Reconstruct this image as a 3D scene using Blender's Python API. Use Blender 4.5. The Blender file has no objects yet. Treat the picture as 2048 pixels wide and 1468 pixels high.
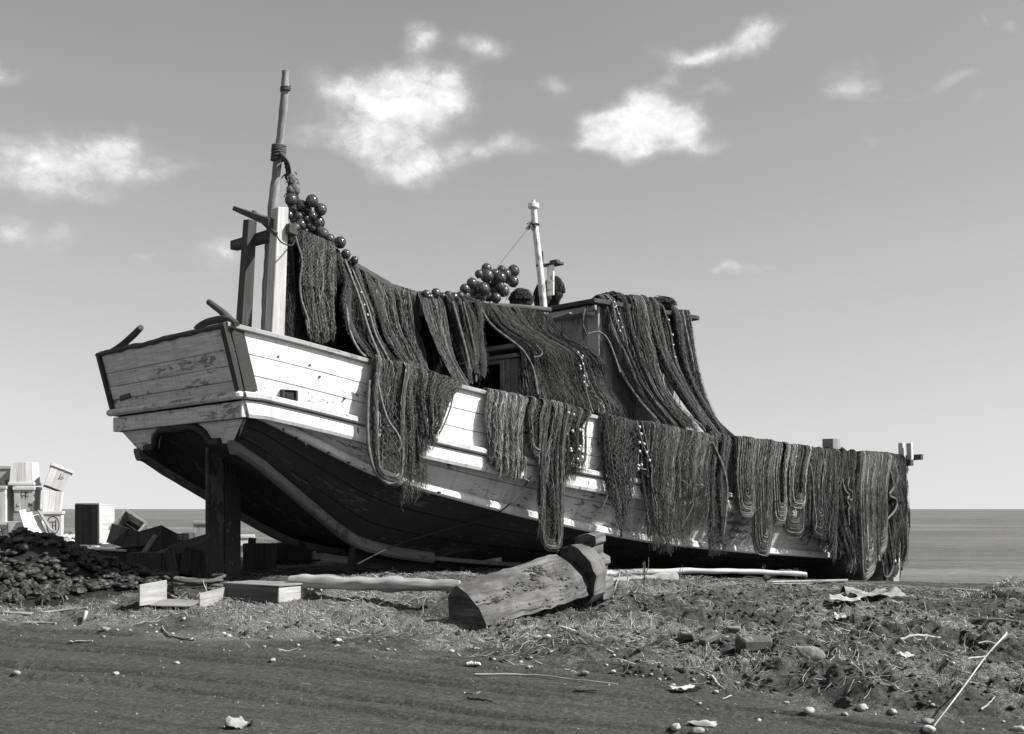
import bpy, math, random
import numpy as np
R = math.radians
rnd = random.Random(7)
rng = np.random.default_rng(11)
scene = bpy.context.scene
COL = scene.collection

# ------------------------------------------------------------------ camera
FPX, CX, HY, EYE = 2400.0, 1024.0, 1018.0, 1.5
cam_d = bpy.data.cameras.new('camera')
cam_d.sensor_width = 36.0
cam_d.lens = 36.0 * FPX / 2048
cam_d.shift_y = (HY - 734.0) / 2048
cam_d.clip_start = 0.1
cam_d.clip_end = 60000
cam = bpy.data.objects.new('camera', cam_d)
cam.location = (0, 0, EYE)
cam.rotation_euler = (R(90), 0, 0)
COL.objects.link(cam)
scene.camera = cam
scene.view_settings.view_transform = 'Standard'
scene.view_settings.look = 'None'
scene.view_settings.exposure = 0.80
scene.view_settings.gamma = 1.0
scene.cycles.transparent_max_bounces = 16
scene.cycles.max_bounces = 6

def at(px, py, Y):
    """a photo pixel at a chosen distance, as a point of the place"""
    return np.array([(px - CX) / FPX * Y, Y, EYE - (py - HY) / FPX * Y])

# ------------------------------------------------------------------ noise
_T = np.random.default_rng(3).random((256, 256))
def vnoise(x, y, s=0):
    x = np.asarray(x, float) + s * 17.31; y = np.asarray(y, float) + s * 9.77
    xi = np.floor(x).astype(int); yi = np.floor(y).astype(int)
    fx = x - xi; fy = y - yi
    fx = fx * fx * (3 - 2 * fx); fy = fy * fy * (3 - 2 * fy)
    a = _T[xi & 255, yi & 255]; b = _T[(xi + 1) & 255, yi & 255]
    c = _T[xi & 255, (yi + 1) & 255]; d = _T[(xi + 1) & 255, (yi + 1) & 255]
    return (a * (1 - fx) + b * fx) * (1 - fy) + (c * (1 - fx) + d * fx) * fy - .5
def fbm(x, y, s=0, o=4):
    t = 0; a = 1.0
    for i in range(o):
        t = t + a * vnoise(x * 2 ** i, y * 2 ** i, s + i); a *= .5
    return t

# ------------------------------------------------------------------ materials
def new_mat(name):
    m = bpy.data.materials.new(name); m.use_nodes = True
    nt = m.node_tree; b = nt.nodes['Principled BSDF']
    return m, nt, b
def N(nt, t, **kw):
    n = nt.nodes.new(t)
    for k, v in kw.items():
        if k.startswith('i_'):
            n.inputs[int(k[2:]) if k[2:].isdigit() else k[2:]].default_value = v
        else: setattr(n, k, v)
    return n
def ramp(nt, src, stops):
    r = nt.nodes.new('ShaderNodeValToRGB')
    e = r.color_ramp.elements
    while len(e) < len(stops): e.new(.5)
    for q, (p, v) in zip(e, stops):
        q.position = p; q.color = (v, v, v, 1)
    nt.links.new(src, r.inputs[0])
    return r.outputs[0]
def math_n(nt, op, a, b=None, c=None):
    n = nt.nodes.new('ShaderNodeMath'); n.operation = op
    for i, v in enumerate((a, b, c)):
        if v is None: continue
        if isinstance(v, (int, float)): n.inputs[i].default_value = v
        else: nt.links.new(v, n.inputs[i])
    return n.outputs[0]
def mixc(nt, fac, a, b, mode='MIX'):
    n = nt.nodes.new('ShaderNodeMix'); n.data_type = 'RGBA'; n.blend_type = mode
    for s, v in ((n.inputs[0], fac), (n.inputs[6], a), (n.inputs[7], b)):
        if isinstance(v, (int, float)):
            s.default_value = v if s == n.inputs[0] else (v, v, v, 1)
        else: nt.links.new(v, s)
    return n.outputs[2]
def gco(nt, scale):
    a = N(nt, 'ShaderNodeAttribute', attribute_name='gco')
    m = N(nt, 'ShaderNodeMapping'); m.inputs['Scale'].default_value = scale
    nt.links.new(a.outputs['Vector'], m.inputs[0])
    return m.outputs[0]
def objco(nt, scale):
    a = N(nt, 'ShaderNodeNewGeometry')
    m = N(nt, 'ShaderNodeMapping'); m.inputs['Scale'].default_value = scale
    nt.links.new(a.outputs['Position'], m.inputs[0])
    return m.outputs[0]
def noise(nt, vec, scale=1., detail=5., rough=.6, dist=0.):
    n = N(nt, 'ShaderNodeTexNoise')
    n.inputs['Scale'].default_value = scale; n.inputs['Detail'].default_value = detail
    n.inputs['Roughness'].default_value = rough; n.inputs['Distortion'].default_value = dist
    nt.links.new(vec, n.inputs['Vector'])
    return n.outputs[0]
def bump(nt, b, h, strength=.4, dist=.01):
    n = N(nt, 'ShaderNodeBump'); n.inputs['Strength'].default_value = strength
    n.inputs['Distance'].default_value = dist
    nt.links.new(h, n.inputs['Height']); nt.links.new(n.outputs[0], b.inputs['Normal'])
def tintattr(nt):
    return N(nt, 'ShaderNodeAttribute', attribute_name='tint').outputs['Fac']

def wood(name, lo, hi, crack=.35, rough=.85, blotch=.25):
    m, nt, b = new_mat(name)
    g = noise(nt, gco(nt, (1.2, 26, 26)), 1, 6, .65, .4)
    c = ramp(nt, g, [(.28, lo), (.5, (lo + hi) / 2), (.72, hi)])
    g2 = noise(nt, gco(nt, (2.2, 4, 4)), 1, 4, .6)
    c = mixc(nt, math_n(nt, 'MULTIPLY', ramp(nt, g2, [(.42, 0), (.62, 1)]), blotch), c, lo * .6)
    g3 = noise(nt, gco(nt, (.7, 42, 42)), 1, 3, .5, .2)
    cr = ramp(nt, g3, [(.3, 1), (.36, 0)])
    c = mixc(nt, math_n(nt, 'MULTIPLY', cr, crack), c, lo * .12)
    c = mixc(nt, 1.0, c, tintattr(nt), 'MULTIPLY')
    nt.links.new(c, b.inputs['Base Color']); b.inputs['Roughness'].default_value = rough
    b.inputs['Specular IOR Level'].default_value = .25
    bump(nt, b, math_n(nt, 'SUBTRACT', g, math_n(nt, 'MULTIPLY', cr, .5)), .5, .006)
    return m
def paint(name, col, wear, wood_v, rough=.6, wear_lo=.56, streak=.1, spots=0., drip=.3):
    """old paint over planks: grain shows, flakes lost, nail holes"""
    m, nt, b = new_mat(name)
    g = noise(nt, gco(nt, (1.5, 30, 30)), 1, 5, .6, .3)
    base = ramp(nt, g, [(.3, col * (1 - streak)), (.7, col)])
    st = noise(nt, gco(nt, (1.1, .5, 1)), 1.2, 5, .65)
    base = mixc(nt, math_n(nt, 'MULTIPLY', ramp(nt, st, [(.48, 0), (.7, 1)]), .35), base, col * .55)
    dr = noise(nt, gco(nt, (14, .9, 3)), 1, 4, .6)
    base = mixc(nt, math_n(nt, 'MULTIPLY', ramp(nt, dr, [(.52, 0), (.66, 1)]), drip), base, col * .35)
    f = noise(nt, gco(nt, (5, 16, 10)), 1, 7, .7, .3)
    big = noise(nt, gco(nt, (.55, 1.3, 1)), 1, 3, .6)
    mask = ramp(nt, math_n(nt, 'ADD', f, math_n(nt, 'MULTIPLY', math_n(nt, 'SUBTRACT', big, .5), .8)), [(wear_lo, 0), (wear_lo + .05, 1)])
    old = ramp(nt, noise(nt, gco(nt, (1.5, 40, 30)), 1, 5, .6), [(.3, wood_v * .4), (.7, wood_v)])
    c = mixc(nt, math_n(nt, 'MULTIPLY', mask, wear), base, old)
    if spots:
        v = N(nt, 'ShaderNodeTexVoronoi'); v.inputs['Scale'].default_value = 1
        nt.links.new(gco(nt, (9, 9, 9)), v.inputs['Vector'])
        sp = ramp(nt, math_n(nt, 'ADD', v.outputs['Distance'], math_n(nt, 'MULTIPLY', math_n(nt, 'SUBTRACT', .545, big), 1.7)), [(.13, 1), (.19, 0)])
        c = mixc(nt, math_n(nt, 'MULTIPLY', sp, spots), c, .12)
    c = mixc(nt, 1.0, c, tintattr(nt), 'MULTIPLY')
    nt.links.new(c, b.inputs['Base Color']); b.inputs['Roughness'].default_value = rough
    b.inputs['Specular IOR Level'].default_value = .3
    bump(nt, b, math_n(nt, 'SUBTRACT', math_n(nt, 'MULTIPLY', g, .5), math_n(nt, 'MULTIPLY', mask, .5)), .4, .005)
    return m
def plain(name, v, rough=.8, spec=.3, nscale=20, var=.5, bstr=.3):
    m, nt, b = new_mat(name)
    g = noise(nt, objco(nt, (nscale,) * 3), 1, 5, .65)
    c = ramp(nt, g, [(.3, v * (1 - var)), (.7, v * (1 + var * .5))])
    c = mixc(nt, 1.0, c, tintattr(nt), 'MULTIPLY')
    nt.links.new(c, b.inputs['Base Color']); b.inputs['Roughness'].default_value = rough
    b.inputs['Specular IOR Level'].default_value = spec
    bump(nt, b, g, bstr, .01)
    return m

M = {}
M['hull_white'] = paint('white_hull_paint', .70, .85, .14, .5, .645, .14, .9, .42)
M['strake_paint'] = paint('scuffed_strake_paint', .56, .9, .12, .6, .585, .25, .95, .45)
M['cap_paint'] = paint('worn_rail_cap_paint', .36, .85, .15, .7, .55, .3)
M['transom_paint'] = paint('weathered_transom_paint', .68, .8, .16, .7, .60, .45)
M['rail_paint'] = paint('rail_paint', .66, .8, .2, .6, .60, .15)
M['hull_dark'] = paint('dark_bottom_paint', .03, .9, .11, .75, .58, .4)
M['trim_dark'] = paint('dark_trim_paint', .035, .6, .09, .7, .60, .3)
M['cabin_paint'] = paint('cabin_paint', .34, .8, .12, .7, .56, .3)
M['wood'] = wood('grey_weathered_timber', .12, .34)
M['wood_light'] = wood('pale_weathered_timber', .3, .62, .5)
M['wood_dark'] = wood('dark_and_shaded_timber', .03, .1)  # dark timber colour, also painted on faces meant to look shaded
M['drift'] = wood('driftwood', .17, .44, .5, .85, .4)
M['block'] = wood('carved_log_timber', .045, .21, .85, .85, .75)
M['crate'] = wood('crate_board', .38, .66, .3, .8, .2)
M['crate_old'] = wood('old_crate_board', .2, .42, .35, .85, .3)
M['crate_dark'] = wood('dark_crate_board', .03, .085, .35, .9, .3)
M['wheelhouse_paint'] = paint('weathered_wheelhouse_paint', .5, .85, .13, .7, .54, .35)
M['white_post'] = paint('white_mast_paint', .74, .8, .25, .55, .6, .2)
M['ink'] = plain('crate_ink', .05, .9, .1, 60, .5, 0)
M['black'] = plain('tarred_iron', .02, .6, .4)
M['iron'] = plain('rusty_iron', .05, .7, .4, 40)
M['rope'] = plain('rope_fibre', .2, .9, .1, 90, .6, .6)
M['rope_dark'] = plain('tarred_rope', .1, .9, .1, 90, .6, .6)
M['bead'] = plain('pale_float', .42, .3, .5, 30, .3, .1)
M['stone'] = plain('beach_stone', .33, .8, .3, 22, .45, .5)
M['shell'] = plain('dark_shell', .035, .6, .4, 26, .7, .7)
M['straw'] = plain('dry_straw', .42, .8, .2, 12, .5, .2)
M['grass'] = plain('dry_grass_blade', .17, .8, .2, 9, .6, 0)
M['paper'] = plain('old_paper', .38, .8, .2, 9, .5, .4)
def glass_mat():
    m, nt, b = new_mat('float_glass')
    c = mixc(nt, 1.0, ramp(nt, noise(nt, objco(nt, (7, 7, 7))), [(.3, .015), (.7, .10)]), tintattr(nt), 'MULTIPLY')
    nt.links.new(c, b.inputs['Base Color'])
    nt.links.new(ramp(nt, noise(nt, objco(nt, (13, 13, 13))), [(.35, .10), (.65, .5)]), b.inputs['Roughness'])
    b.inputs['Specular IOR Level'].default_value = .9; b.inputs['Coat Weight'].default_value = .6; b.inputs['Coat Roughness'].default_value = .1
    return m
M['glass'] = glass_mat()
def net_mat():
    m, nt, b = new_mat('tarred_net_twine')
    g = noise(nt, objco(nt, (40, 40, 40)), 1, 3, .7)
    c = ramp(nt, g, [(.3, .55), (.72, 1.3)])
    c = mixc(nt, 1.0, c, tintattr(nt), 'MULTIPLY')
    nt.links.new(c, b.inputs['Base Color']); b.inputs['Roughness'].default_value = .9
    b.inputs['Specular IOR Level'].default_value = .15
    return m
M['net'] = net_mat()

# ------------------------------------------------------------------ mesh building
class MB:
    def __init__(s):
        s.v = []; s.g = []; s.t = []; s.fi = []; s.fn = []; s.n = 0; s.sm = []
    def add(s, v, f, g=None, tint=1., smooth=False):
        v = np.asarray(v, float).reshape(-1, 3)
        g = v if g is None else np.asarray(g, float).reshape(-1, 3)
        t = np.broadcast_to(np.asarray(tint, float), (len(v),))
        s.v.append(v); s.g.append(g); s.t.append(t)
        if isinstance(f, np.ndarray):
            s.fi.append((f + s.n).ravel()); s.fn.append(np.full(len(f), f.shape[1])); k = len(f)
        else:
            k = len(f)
            s.fi.append(np.array([i + s.n for q in f for i in q], int)); s.fn.append(np.array([len(q) for q in f], int))
        s.sm.append(np.full(k, smooth)); s.n += len(v)
        return s
    def build(s, name, mat, parent=None, origin=None):
        v = np.concatenate(s.v); g = np.concatenate(s.g); t = np.concatenate(s.t)
        fi = np.concatenate(s.fi).astype(np.int32); fn = np.concatenate(s.fn).astype(np.int32)
        sm = np.concatenate(s.sm)
        pl = np.array(parent['_w']) if parent is not None else np.zeros(3)
        o0 = (v.min(0) + v.max(0)) / 2 if origin is None else np.array(origin, float)
        if parent is None and origin is None: o0[2] = v[:, 2].min()
        me = bpy.data.meshes.new(name)
        me.vertices.add(len(v)); me.vertices.foreach_set('co', (v - o0).astype(np.float32).ravel())
        me.loops.add(len(fi)); me.loops.foreach_set('vertex_index', fi)
        me.polygons.add(len(fn))
        st = np.concatenate(([0], np.cumsum(fn)[:-1])).astype(np.int32)
        me.polygons.foreach_set('loop_start', st); me.polygons.foreach_set('loop_total', fn)
        me.polygons.foreach_set('use_smooth', sm.astype(bool))
        me.update(calc_edges=True); me.validate()
        a = me.attributes.new('gco', 'FLOAT_VECTOR', 'POINT'); a.data.foreach_set('vector', g.astype(np.float32).ravel())
        a = me.attributes.new('tint', 'FLOAT', 'POINT'); a.data.foreach_set('value', t.astype(np.float32))
        me.materials.append(mat)
        ob = bpy.data.objects.new(name, me); COL.objects.link(ob)
        if parent is not None: ob.parent = parent
        ob.location = tuple(o0 - pl); ob['_w'] = [float(x) for x in o0]
        return ob

def unit(v):
    v = np.asarray(v, float); return v / (np.linalg.norm(v, axis=-1, keepdims=True) + 1e-12)
def resample(P, n):
    P = np.asarray(P, float)
    d = np.concatenate(([0], np.cumsum(np.linalg.norm(np.diff(P, axis=0), axis=1))))
    q = np.linspace(0, d[-1], n)
    return np.stack([np.interp(q, d, P[:, i]) for i in range(P.shape[1])], 1)
def smooth_path(P, n, it=2):
    P = resample(P, max(n, 8))
    for _ in range(it * 3):
        P[1:-1] = .5 * P[1:-1] + .25 * (P[:-2] + P[2:])
    return resample(P, n)
def spline(P, n):
    """Catmull-Rom through control points"""
    P = np.asarray(P, float)
    if len(P) < 3: return resample(P, n)
    Q = np.vstack([2 * P[0] - P[1], P, 2 * P[-1] - P[-2]]); out = []
    for i in range(1, len(Q) - 2):
        for t in np.linspace(0, 1, 12, endpoint=False):
            a, b, c, d = Q[i - 1], Q[i], Q[i + 1], Q[i + 2]
            out.append(.5 * (2 * b + (c - a) * t + (2 * a - 5 * b + 4 * c - d) * t * t + (3 * b - a - 3 * c + d) * t ** 3))
    out.append(P[-1])
    return resample(np.array(out), n)

_FC = [((0,0,0),(0,1,0),(0,1,1),(0,0,1)), ((1,0,0),(1,0,1),(1,1,1),(1,1,0)), ((0,0,0),(0,0,1),(1,0,1),(1,0,0)),
       ((0,1,0),(1,1,0),(1,1,1),(0,1,1)), ((0,0,0),(1,0,0),(1,1,0),(0,1,0)), ((0,0,1),(0,1,1),(1,1,1),(1,0,1))]
def add_hex(mb, c, b=.006, tint=1., jit=0.):
    """six-sided timber from eight corners c[i][j][k], with worn edges"""
    c = np.asarray(c, float).reshape(2, 2, 2, 3)
    if jit: c = c + rng.normal(0, jit, c.shape)
    L = [np.linalg.norm(c[1,0,0]-c[0,0,0]), np.linalg.norm(c[0,1,0]-c[0,0,0]), np.linalg.norm(c[0,0,1]-c[0,0,0])]
    order = np.argsort(L)[::-1]; off = rng.random(3) * 50
    vs = []; gs = []; idx = {}
    for fi, f in enumerate(_FC):
        for q in range(4):
            p = f[q]; a = f[(q + 1) % 4]; d = f[(q - 1) % 4]
            P = c[p]; e1 = c[a] - P; e2 = c[d] - P
            l1 = np.linalg.norm(e1); l2 = np.linalg.norm(e2)
            v = P + e1 / l1 * min(b, l1 * .3) + e2 / l2 * min(b, l2 * .3)
            idx[(fi, p)] = len(vs); vs.append(v)
            lc = np.array([p[i] * L[i] for i in range(3)])
            gs.append(lc[order] + off)
    F = [[idx[(fi, p)] for p in f] for fi, f in enumerate(_FC)]
    for ax in range(3):
        o1, o2 = [i for i in range(3) if i != ax]
        for s1 in (0, 1):
            for s2 in (0, 1):
                p0 = [0, 0, 0]; p0[o1] = s1; p0[o2] = s2; p1 = list(p0); p1[ax] = 1
                fa = {0: (0, 1), 1: (2, 3), 2: (4, 5)}
                A = fa[o1][s1]; B = fa[o2][s2]
                F.append([idx[(A, tuple(p0))], idx[(A, tuple(p1))], idx[(B, tuple(p1))], idx[(B, tuple(p0))]])
    for p in [(i, j, k) for i in (0, 1) for j in (0, 1) for k in (0, 1)]:
        F.append([idx[(p[0], p)], idx[(2 + p[1], p)], idx[(4 + p[2], p)]])
    mb.add(vs, F, gs, tint)
def add_box(mb, o, ex, ey, ez, b=.006, tint=1., jit=0.):
    """box with centre o and full edge vectors ex, ey, ez"""
    o, ex, ey, ez = [np.asarray(q, float) for q in (o, ex, ey, ez)]
    c = [[[o + (i - .5) * ex + (j - .5) * ey + (k - .5) * ez for k in (0, 1)] for j in (0, 1)] for i in (0, 1)]
    add_hex(mb, c, b, tint, jit)
def beam(mb, p, q, w, h, up=(0, 0, 1), b=.008, tint=1., jit=0., w2=None, h2=None):
    """squared timber from p to q"""
    p, q = np.asarray(p, float), np.asarray(q, float)
    t = unit(q - p); s = unit(np.cross(t, up)); u = np.cross(s, t)
    w2 = w2 or w; h2 = h2 or h
    c = [[[e + s * (j - .5) * ww + u * (k - .5) * hh for k in (0, 1)] for j in (0, 1)] for e, ww, hh in ((p, w, h), (q, w2, h2))]
    add_hex(mb, c, b, tint, jit)
def frames(P, ref=None):
    T = unit(np.gradient(P, axis=0))
    if ref is None:
        ref = np.array([0, 0, 1.]) if abs(T[:, 2]).mean() < .8 else np.array([1., 0, 0])
    B = unit(np.cross(T, ref)); O = np.cross(B, T)
    return T, O, B
def tube(mb, P, r, sides=8, tint=1., twist=0., amp=0., lobes=3, cap=True, wob=0., flat=1., ref=None, smooth=True):
    P = np.asarray(P, float); n = len(P)
    r = np.broadcast_to(np.asarray(r, float), (n,))
    T, O, B = frames(P, ref)
    d = np.concatenate(([0], np.cumsum(np.linalg.norm(np.diff(P, axis=0), axis=1))))
    a = np.linspace(0, 2 * np.pi, sides, endpoint=False)
    A = a[None, :]
    rr = r[:, None] * (1 + amp * np.cos(lobes * A - twist * d[:, None]))
    if wob: rr = rr * (1 + wob * (vnoise(d[:, None] * 4 + 0 * A, np.cos(A) * 1.5 + rng.random() * 99) * 2))
    V = P[:, None] + rr[..., None] * (np.cos(A)[..., None] * O[:, None] * flat + np.sin(A)[..., None] * B[:, None])
    off = rng.random(2) * 40
    G = np.stack([np.broadcast_to(d[:, None], rr.shape) + off[0], A * r[:, None] + off[1], 0 * rr], -1)
    i = np.arange(n - 1)[:, None] * sides; j = np.arange(sides)[None, :]; k = (j + 1) % sides
    F = np.stack([i + j, i + sides + j, i + sides + k, i + k], -1).reshape(-1, 4)[:, ::-1]
    mb.add(V.reshape(-1, 3), F, G.reshape(-1, 3), tint, smooth)
    if cap:
        for e in (0, n - 1):
            ring = list(range(sides)); vs = V[e]
            mb.add(vs, [ring if e == 0 else ring[::-1]], G[e] * (.2, 3, 1), tint)
def strands(mb, P, r, tint):
    """many thin three-sided twines at once; P is (K, N, 3)"""
    P = np.asarray(P, float); K, n, _ = P.shape
    T = unit(np.gradient(P, axis=1))
    ref = unit(rng.normal(0, 1, (K, 1, 3)) + np.array([0.6, -.7, 0]))
    B = unit(np.cross(T, ref)); O = np.cross(B, T)
    r = np.broadcast_to(np.asarray(r, float).reshape(-1, 1, 1), (K, 1, 1)) if np.ndim(r) < 2 else np.asarray(r)[..., None]
    V = np.stack([P + r * (math.cos(a) * O + math.sin(a) * B) for a in (0, 2.094, 4.189)], 2)   # K n 3 3
    base = (np.arange(K) * n * 3)[:, None, None]; i = (np.arange(n - 1) * 3)[None, :, None]; j = np.arange(3)[None, None, :]; k = (j + 1) % 3
    F = np.stack([base + i + j, base + i + k, base + i + 3 + k, base + i + 3 + j], -1).reshape(-1, 4)
    t = np.repeat(np.broadcast_to(np.asarray(tint, float), (K,)), n * 3)
    mb.add(V.reshape(-1, 3), F, V.reshape(-1, 3), t, True)

def ico(sub=1):
    t = (1 + 5 ** .5) / 2
    v = [(-1,t,0),(1,t,0),(-1,-t,0),(1,-t,0),(0,-1,t),(0,1,t),(0,-1,-t),(0,1,-t),(t,0,-1),(t,0,1),(-t,0,-1),(-t,0,1)]
    f = [(0,11,5),(0,5,1),(0,1,7),(0,7,10),(0,10,11),(1,5,9),(5,11,4),(11,10,2),(10,7,6),(7,1,8),(3,9,4),(3,4,2),(3,2,6),(3,6,8),(3,8,9),(4,9,5),(2,4,11),(6,2,10),(8,6,7),(9,8,1)]
    v = [tuple(unit(np.array(p))) for p in v]
    for _ in range(sub):
        mid = {}; nf = []
        def m(a, b):
            k = (min(a, b), max(a, b))
            if k not in mid:
                mid[k] = len(v); v.append(tuple(unit((np.array(v[a]) + np.array(v[b])) / 2)))
            return mid[k]
        for a, b, c in f:
            x, y, z = m(a, b), m(b, c), m(c, a)
            nf += [(a, x, z), (b, y, x), (c, z, y), (x, y, z)]
        f = nf
    return np.array(v), np.array(f)
def rotm(rx, ry, rz):
    cx, sx, cy, sy, cz, sz = math.cos(rx), math.sin(rx), math.cos(ry), math.sin(ry), math.cos(rz), math.sin(rz)
    return np.array([[cz,-sz,0],[sz,cz,0],[0,0,1]]) @ np.array([[cy,0,sy],[0,1,0],[-sy,0,cy]]) @ np.array([[1,0,0],[0,cx,-sx],[0,sx,cx]])
def lump(mb, c, r, sub=2, seed=0, rough=.25, rot=(0, 0, 0), tint=1., freq=1.3, smooth=True):
    v, f = ico(sub)
    n = fbm(v[:, 0] * freq + v[:, 2] * .7 + seed * 3.1, v[:, 1] * freq - v[:, 2] * .9 + seed * 1.7, seed, 3)
    w = (v * (1 + rough * n[:, None])) * np.asarray(r, float)
    mb.add(w @ rotm(*rot).T + np.asarray(c, float), f, None, tint, smooth)

# ------------------------------------------------------------------ tagging
def tag(o, label, cat=None, group=None, kind=None):
    if label: o['label'] = label
    if cat: o['category'] = cat
    if group: o['group'] = group
    if kind: o['kind'] = kind
    return o
def thing(name, loc, label, cat, group=None):
    o = bpy.data.objects.new(name, None); COL.objects.link(o)
    o.empty_display_size = .2
    o.location = tuple(float(x) for x in loc); o['_w'] = [float(x) for x in loc]
    return tag(o, label, cat, group)
def copy_tree(o, parent=None):
    c = o.copy(); COL.objects.link(c)
    if parent is not None: c.parent = parent
    for ch in o.children: copy_tree(ch, c)
    return c
# ------------------------------------------------------------------ light and sky
SUN_AZ = np.array([0.97, -0.22]); SUN_EL = 43.0
SUN_AZ = SUN_AZ / np.linalg.norm(SUN_AZ)
sd = np.array([SUN_AZ[0] * math.cos(R(SUN_EL)), SUN_AZ[1] * math.cos(R(SUN_EL)), math.sin(R(SUN_EL))])
sl = bpy.data.lights.new('sun', 'SUN'); sl.energy = 5.0; sl.angle = R(.5); sl.color = (1, .985, .96)
so = bpy.data.objects.new('sun', sl); COL.objects.link(so)
from mathutils import Vector
so.rotation_euler = Vector(sd).to_track_quat('Z', 'Y').to_euler(); so.location = (20, -10, 20)
w = bpy.data.worlds.new('World'); scene.world = w; w.use_nodes = True
nt = w.node_tree; bg = nt.nodes['Background']
sky = N(nt, 'ShaderNodeTexSky', sky_type='NISHITA', sun_disc=False)
# hazy bright horizon: the lowest few degrees keep the value just above them
tc0 = N(nt, 'ShaderNodeTexCoord'); s0_ = N(nt, 'ShaderNodeSeparateXYZ'); nt.links.new(tc0.outputs['Generated'], s0_.inputs[0])
c0_ = N(nt, 'ShaderNodeCombineXYZ'); nt.links.new(s0_.outputs[0], c0_.inputs[0]); nt.links.new(s0_.outputs[1], c0_.inputs[1])
nt.links.new(math_n(nt, 'SQRT', math_n(nt, 'ADD', math_n(nt, 'POWER', math_n(nt, 'MAXIMUM', s0_.outputs[2], 0.0), 2.0), .012)), c0_.inputs[2])
nm_ = N(nt, 'ShaderNodeVectorMath', operation='NORMALIZE'); nt.links.new(c0_.outputs[0], nm_.inputs[0]); nt.links.new(nm_.outputs[0], sky.inputs[0])
sky.sun_elevation = R(SUN_EL); sky.sun_rotation = math.atan2(SUN_AZ[0], SUN_AZ[1])
sky.air_density = 1.0; sky.dust_density = 1.2; sky.ozone_density = 1.0; sky.altitude = 0
sep = N(nt, 'ShaderNodeSeparateColor'); nt.links.new(sky.outputs[0], sep.inputs[0])
# panchromatic film behind a yellow filter: mostly red and green
grey = math_n(nt, 'ADD', math_n(nt, 'MULTIPLY', sep.outputs[0], .35), math_n(nt, 'ADD', math_n(nt, 'MULTIPLY', sep.outputs[1], .45), math_n(nt, 'MULTIPLY', sep.outputs[2], .2)))
geo = N(nt, 'ShaderNodeTexCoord')
sx = N(nt, 'ShaderNodeSeparateXYZ'); nt.links.new(geo.outputs['Generated'], sx.inputs[0])
az = math_n(nt, 'ARCTAN2', sx.outputs[0], sx.outputs[1])
el = math_n(nt, 'ARCSINE', sx.outputs[2])
cmb = N(nt, 'ShaderNodeCombineXYZ'); nt.links.new(az, cmb.inputs[0]); nt.links.new(el, cmb.inputs[1])
ae = cmb.outputs[0]
def direction(px, py):
    k = (px - CX) / FPX; t = (HY - py) / FPX
    return math.atan2(k, 1), math.asin(t / math.sqrt(1 + k * k + t * t))
# clouds: (px, py, half width, half height, strength)
CL = [(100, 303, 190, 50, .95), (235, 280, 80, 42, .7), (300, 315, 60, 36, .45), (60, 355, 180, 36, .42), (170, 372, 110, 22, .32),
      (800, 200, 150, 65, 1.0), (790, 145, 95, 40, .65), (700, 175, 110, 40, .55), (900, 195, 70, 45, .75), (770, 260, 110, 50, .7),
      (830, 320, 95, 42, .8), (815, 350, 35, 25, .6), (690, 275, 90, 40, .4), (930, 310, 70, 25, .45),
      (845, 72, 50, 42, .72), (965, 100, 62, 32, .7), (1020, 310, 110, 36, .5), (1108, 152, 40, 34, .48),
      (1290, 235, 85, 58, 1.25), (1235, 265, 80, 45, 1.0), (1195, 235, 45, 35, .7), (1350, 260, 75, 45, .85), (1390, 215, 40, 28, .45), (1170, 290, 40, 25, .5), (1400, 275, 60, 18, .3),
      (1400, 98, 120, 30, .75), (1510, 75, 52, 42, .75), (1335, 150, 40, 28, .4), (1440, 172, 60, 18, .38),
      (1705, 155, 60, 34, .62), (1900, 160, 75, 24, .42), (1760, 188, 100, 14, .2), (1950, 205, 30, 22, .25),
      (1490, 548, 70, 14, .5), (1440, 545, 40, 10, .4), (10, 145, 40, 26, .55), (20, 450, 60, 40, .6), (120, 455, 50, 36, .5),
      (440, 515, 75, 34, .62), (300, 500, 50, 14, .3), (590, 265, 50, 36, .4), (1740, 275, 20, 20, .28), (2040, 45, 30, 22, .4), (1980, 35, 14, 24, .3),
      (390, 325, 50, 16, .2)]
def wnoise(scale, detail, sc=(1, 1.5, 1), rough=.6):
    mp = N(nt, 'ShaderNodeMapping'); mp.inputs['Scale'].default_value = sc
    nt.links.new(ae, mp.inputs[0])
    return noise(nt, mp.outputs[0], scale, detail, rough, .3)
warp = N(nt, 'ShaderNodeTexNoise'); warp.inputs['Scale'].default_value = 14; warp.inputs['Detail'].default_value = 5
nt.links.new(ae, warp.inputs['Vector'])
wv = N(nt, 'ShaderNodeVectorMath', operation='SUBTRACT'); nt.links.new(warp.outputs['Color'], wv.inputs[0]); wv.inputs[1].default_value = (.5, .5, .5)
ws = N(nt, 'ShaderNodeVectorMath', operation='SCALE'); nt.links.new(wv.outputs[0], ws.inputs[0]); ws.inputs['Scale'].default_value = .06
wa = N(nt, 'ShaderNodeVectorMath', operation='ADD'); nt.links.new(ae, wa.inputs[0]); nt.links.new(ws.outputs[0], wa.inputs[1])
dens = None
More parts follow.
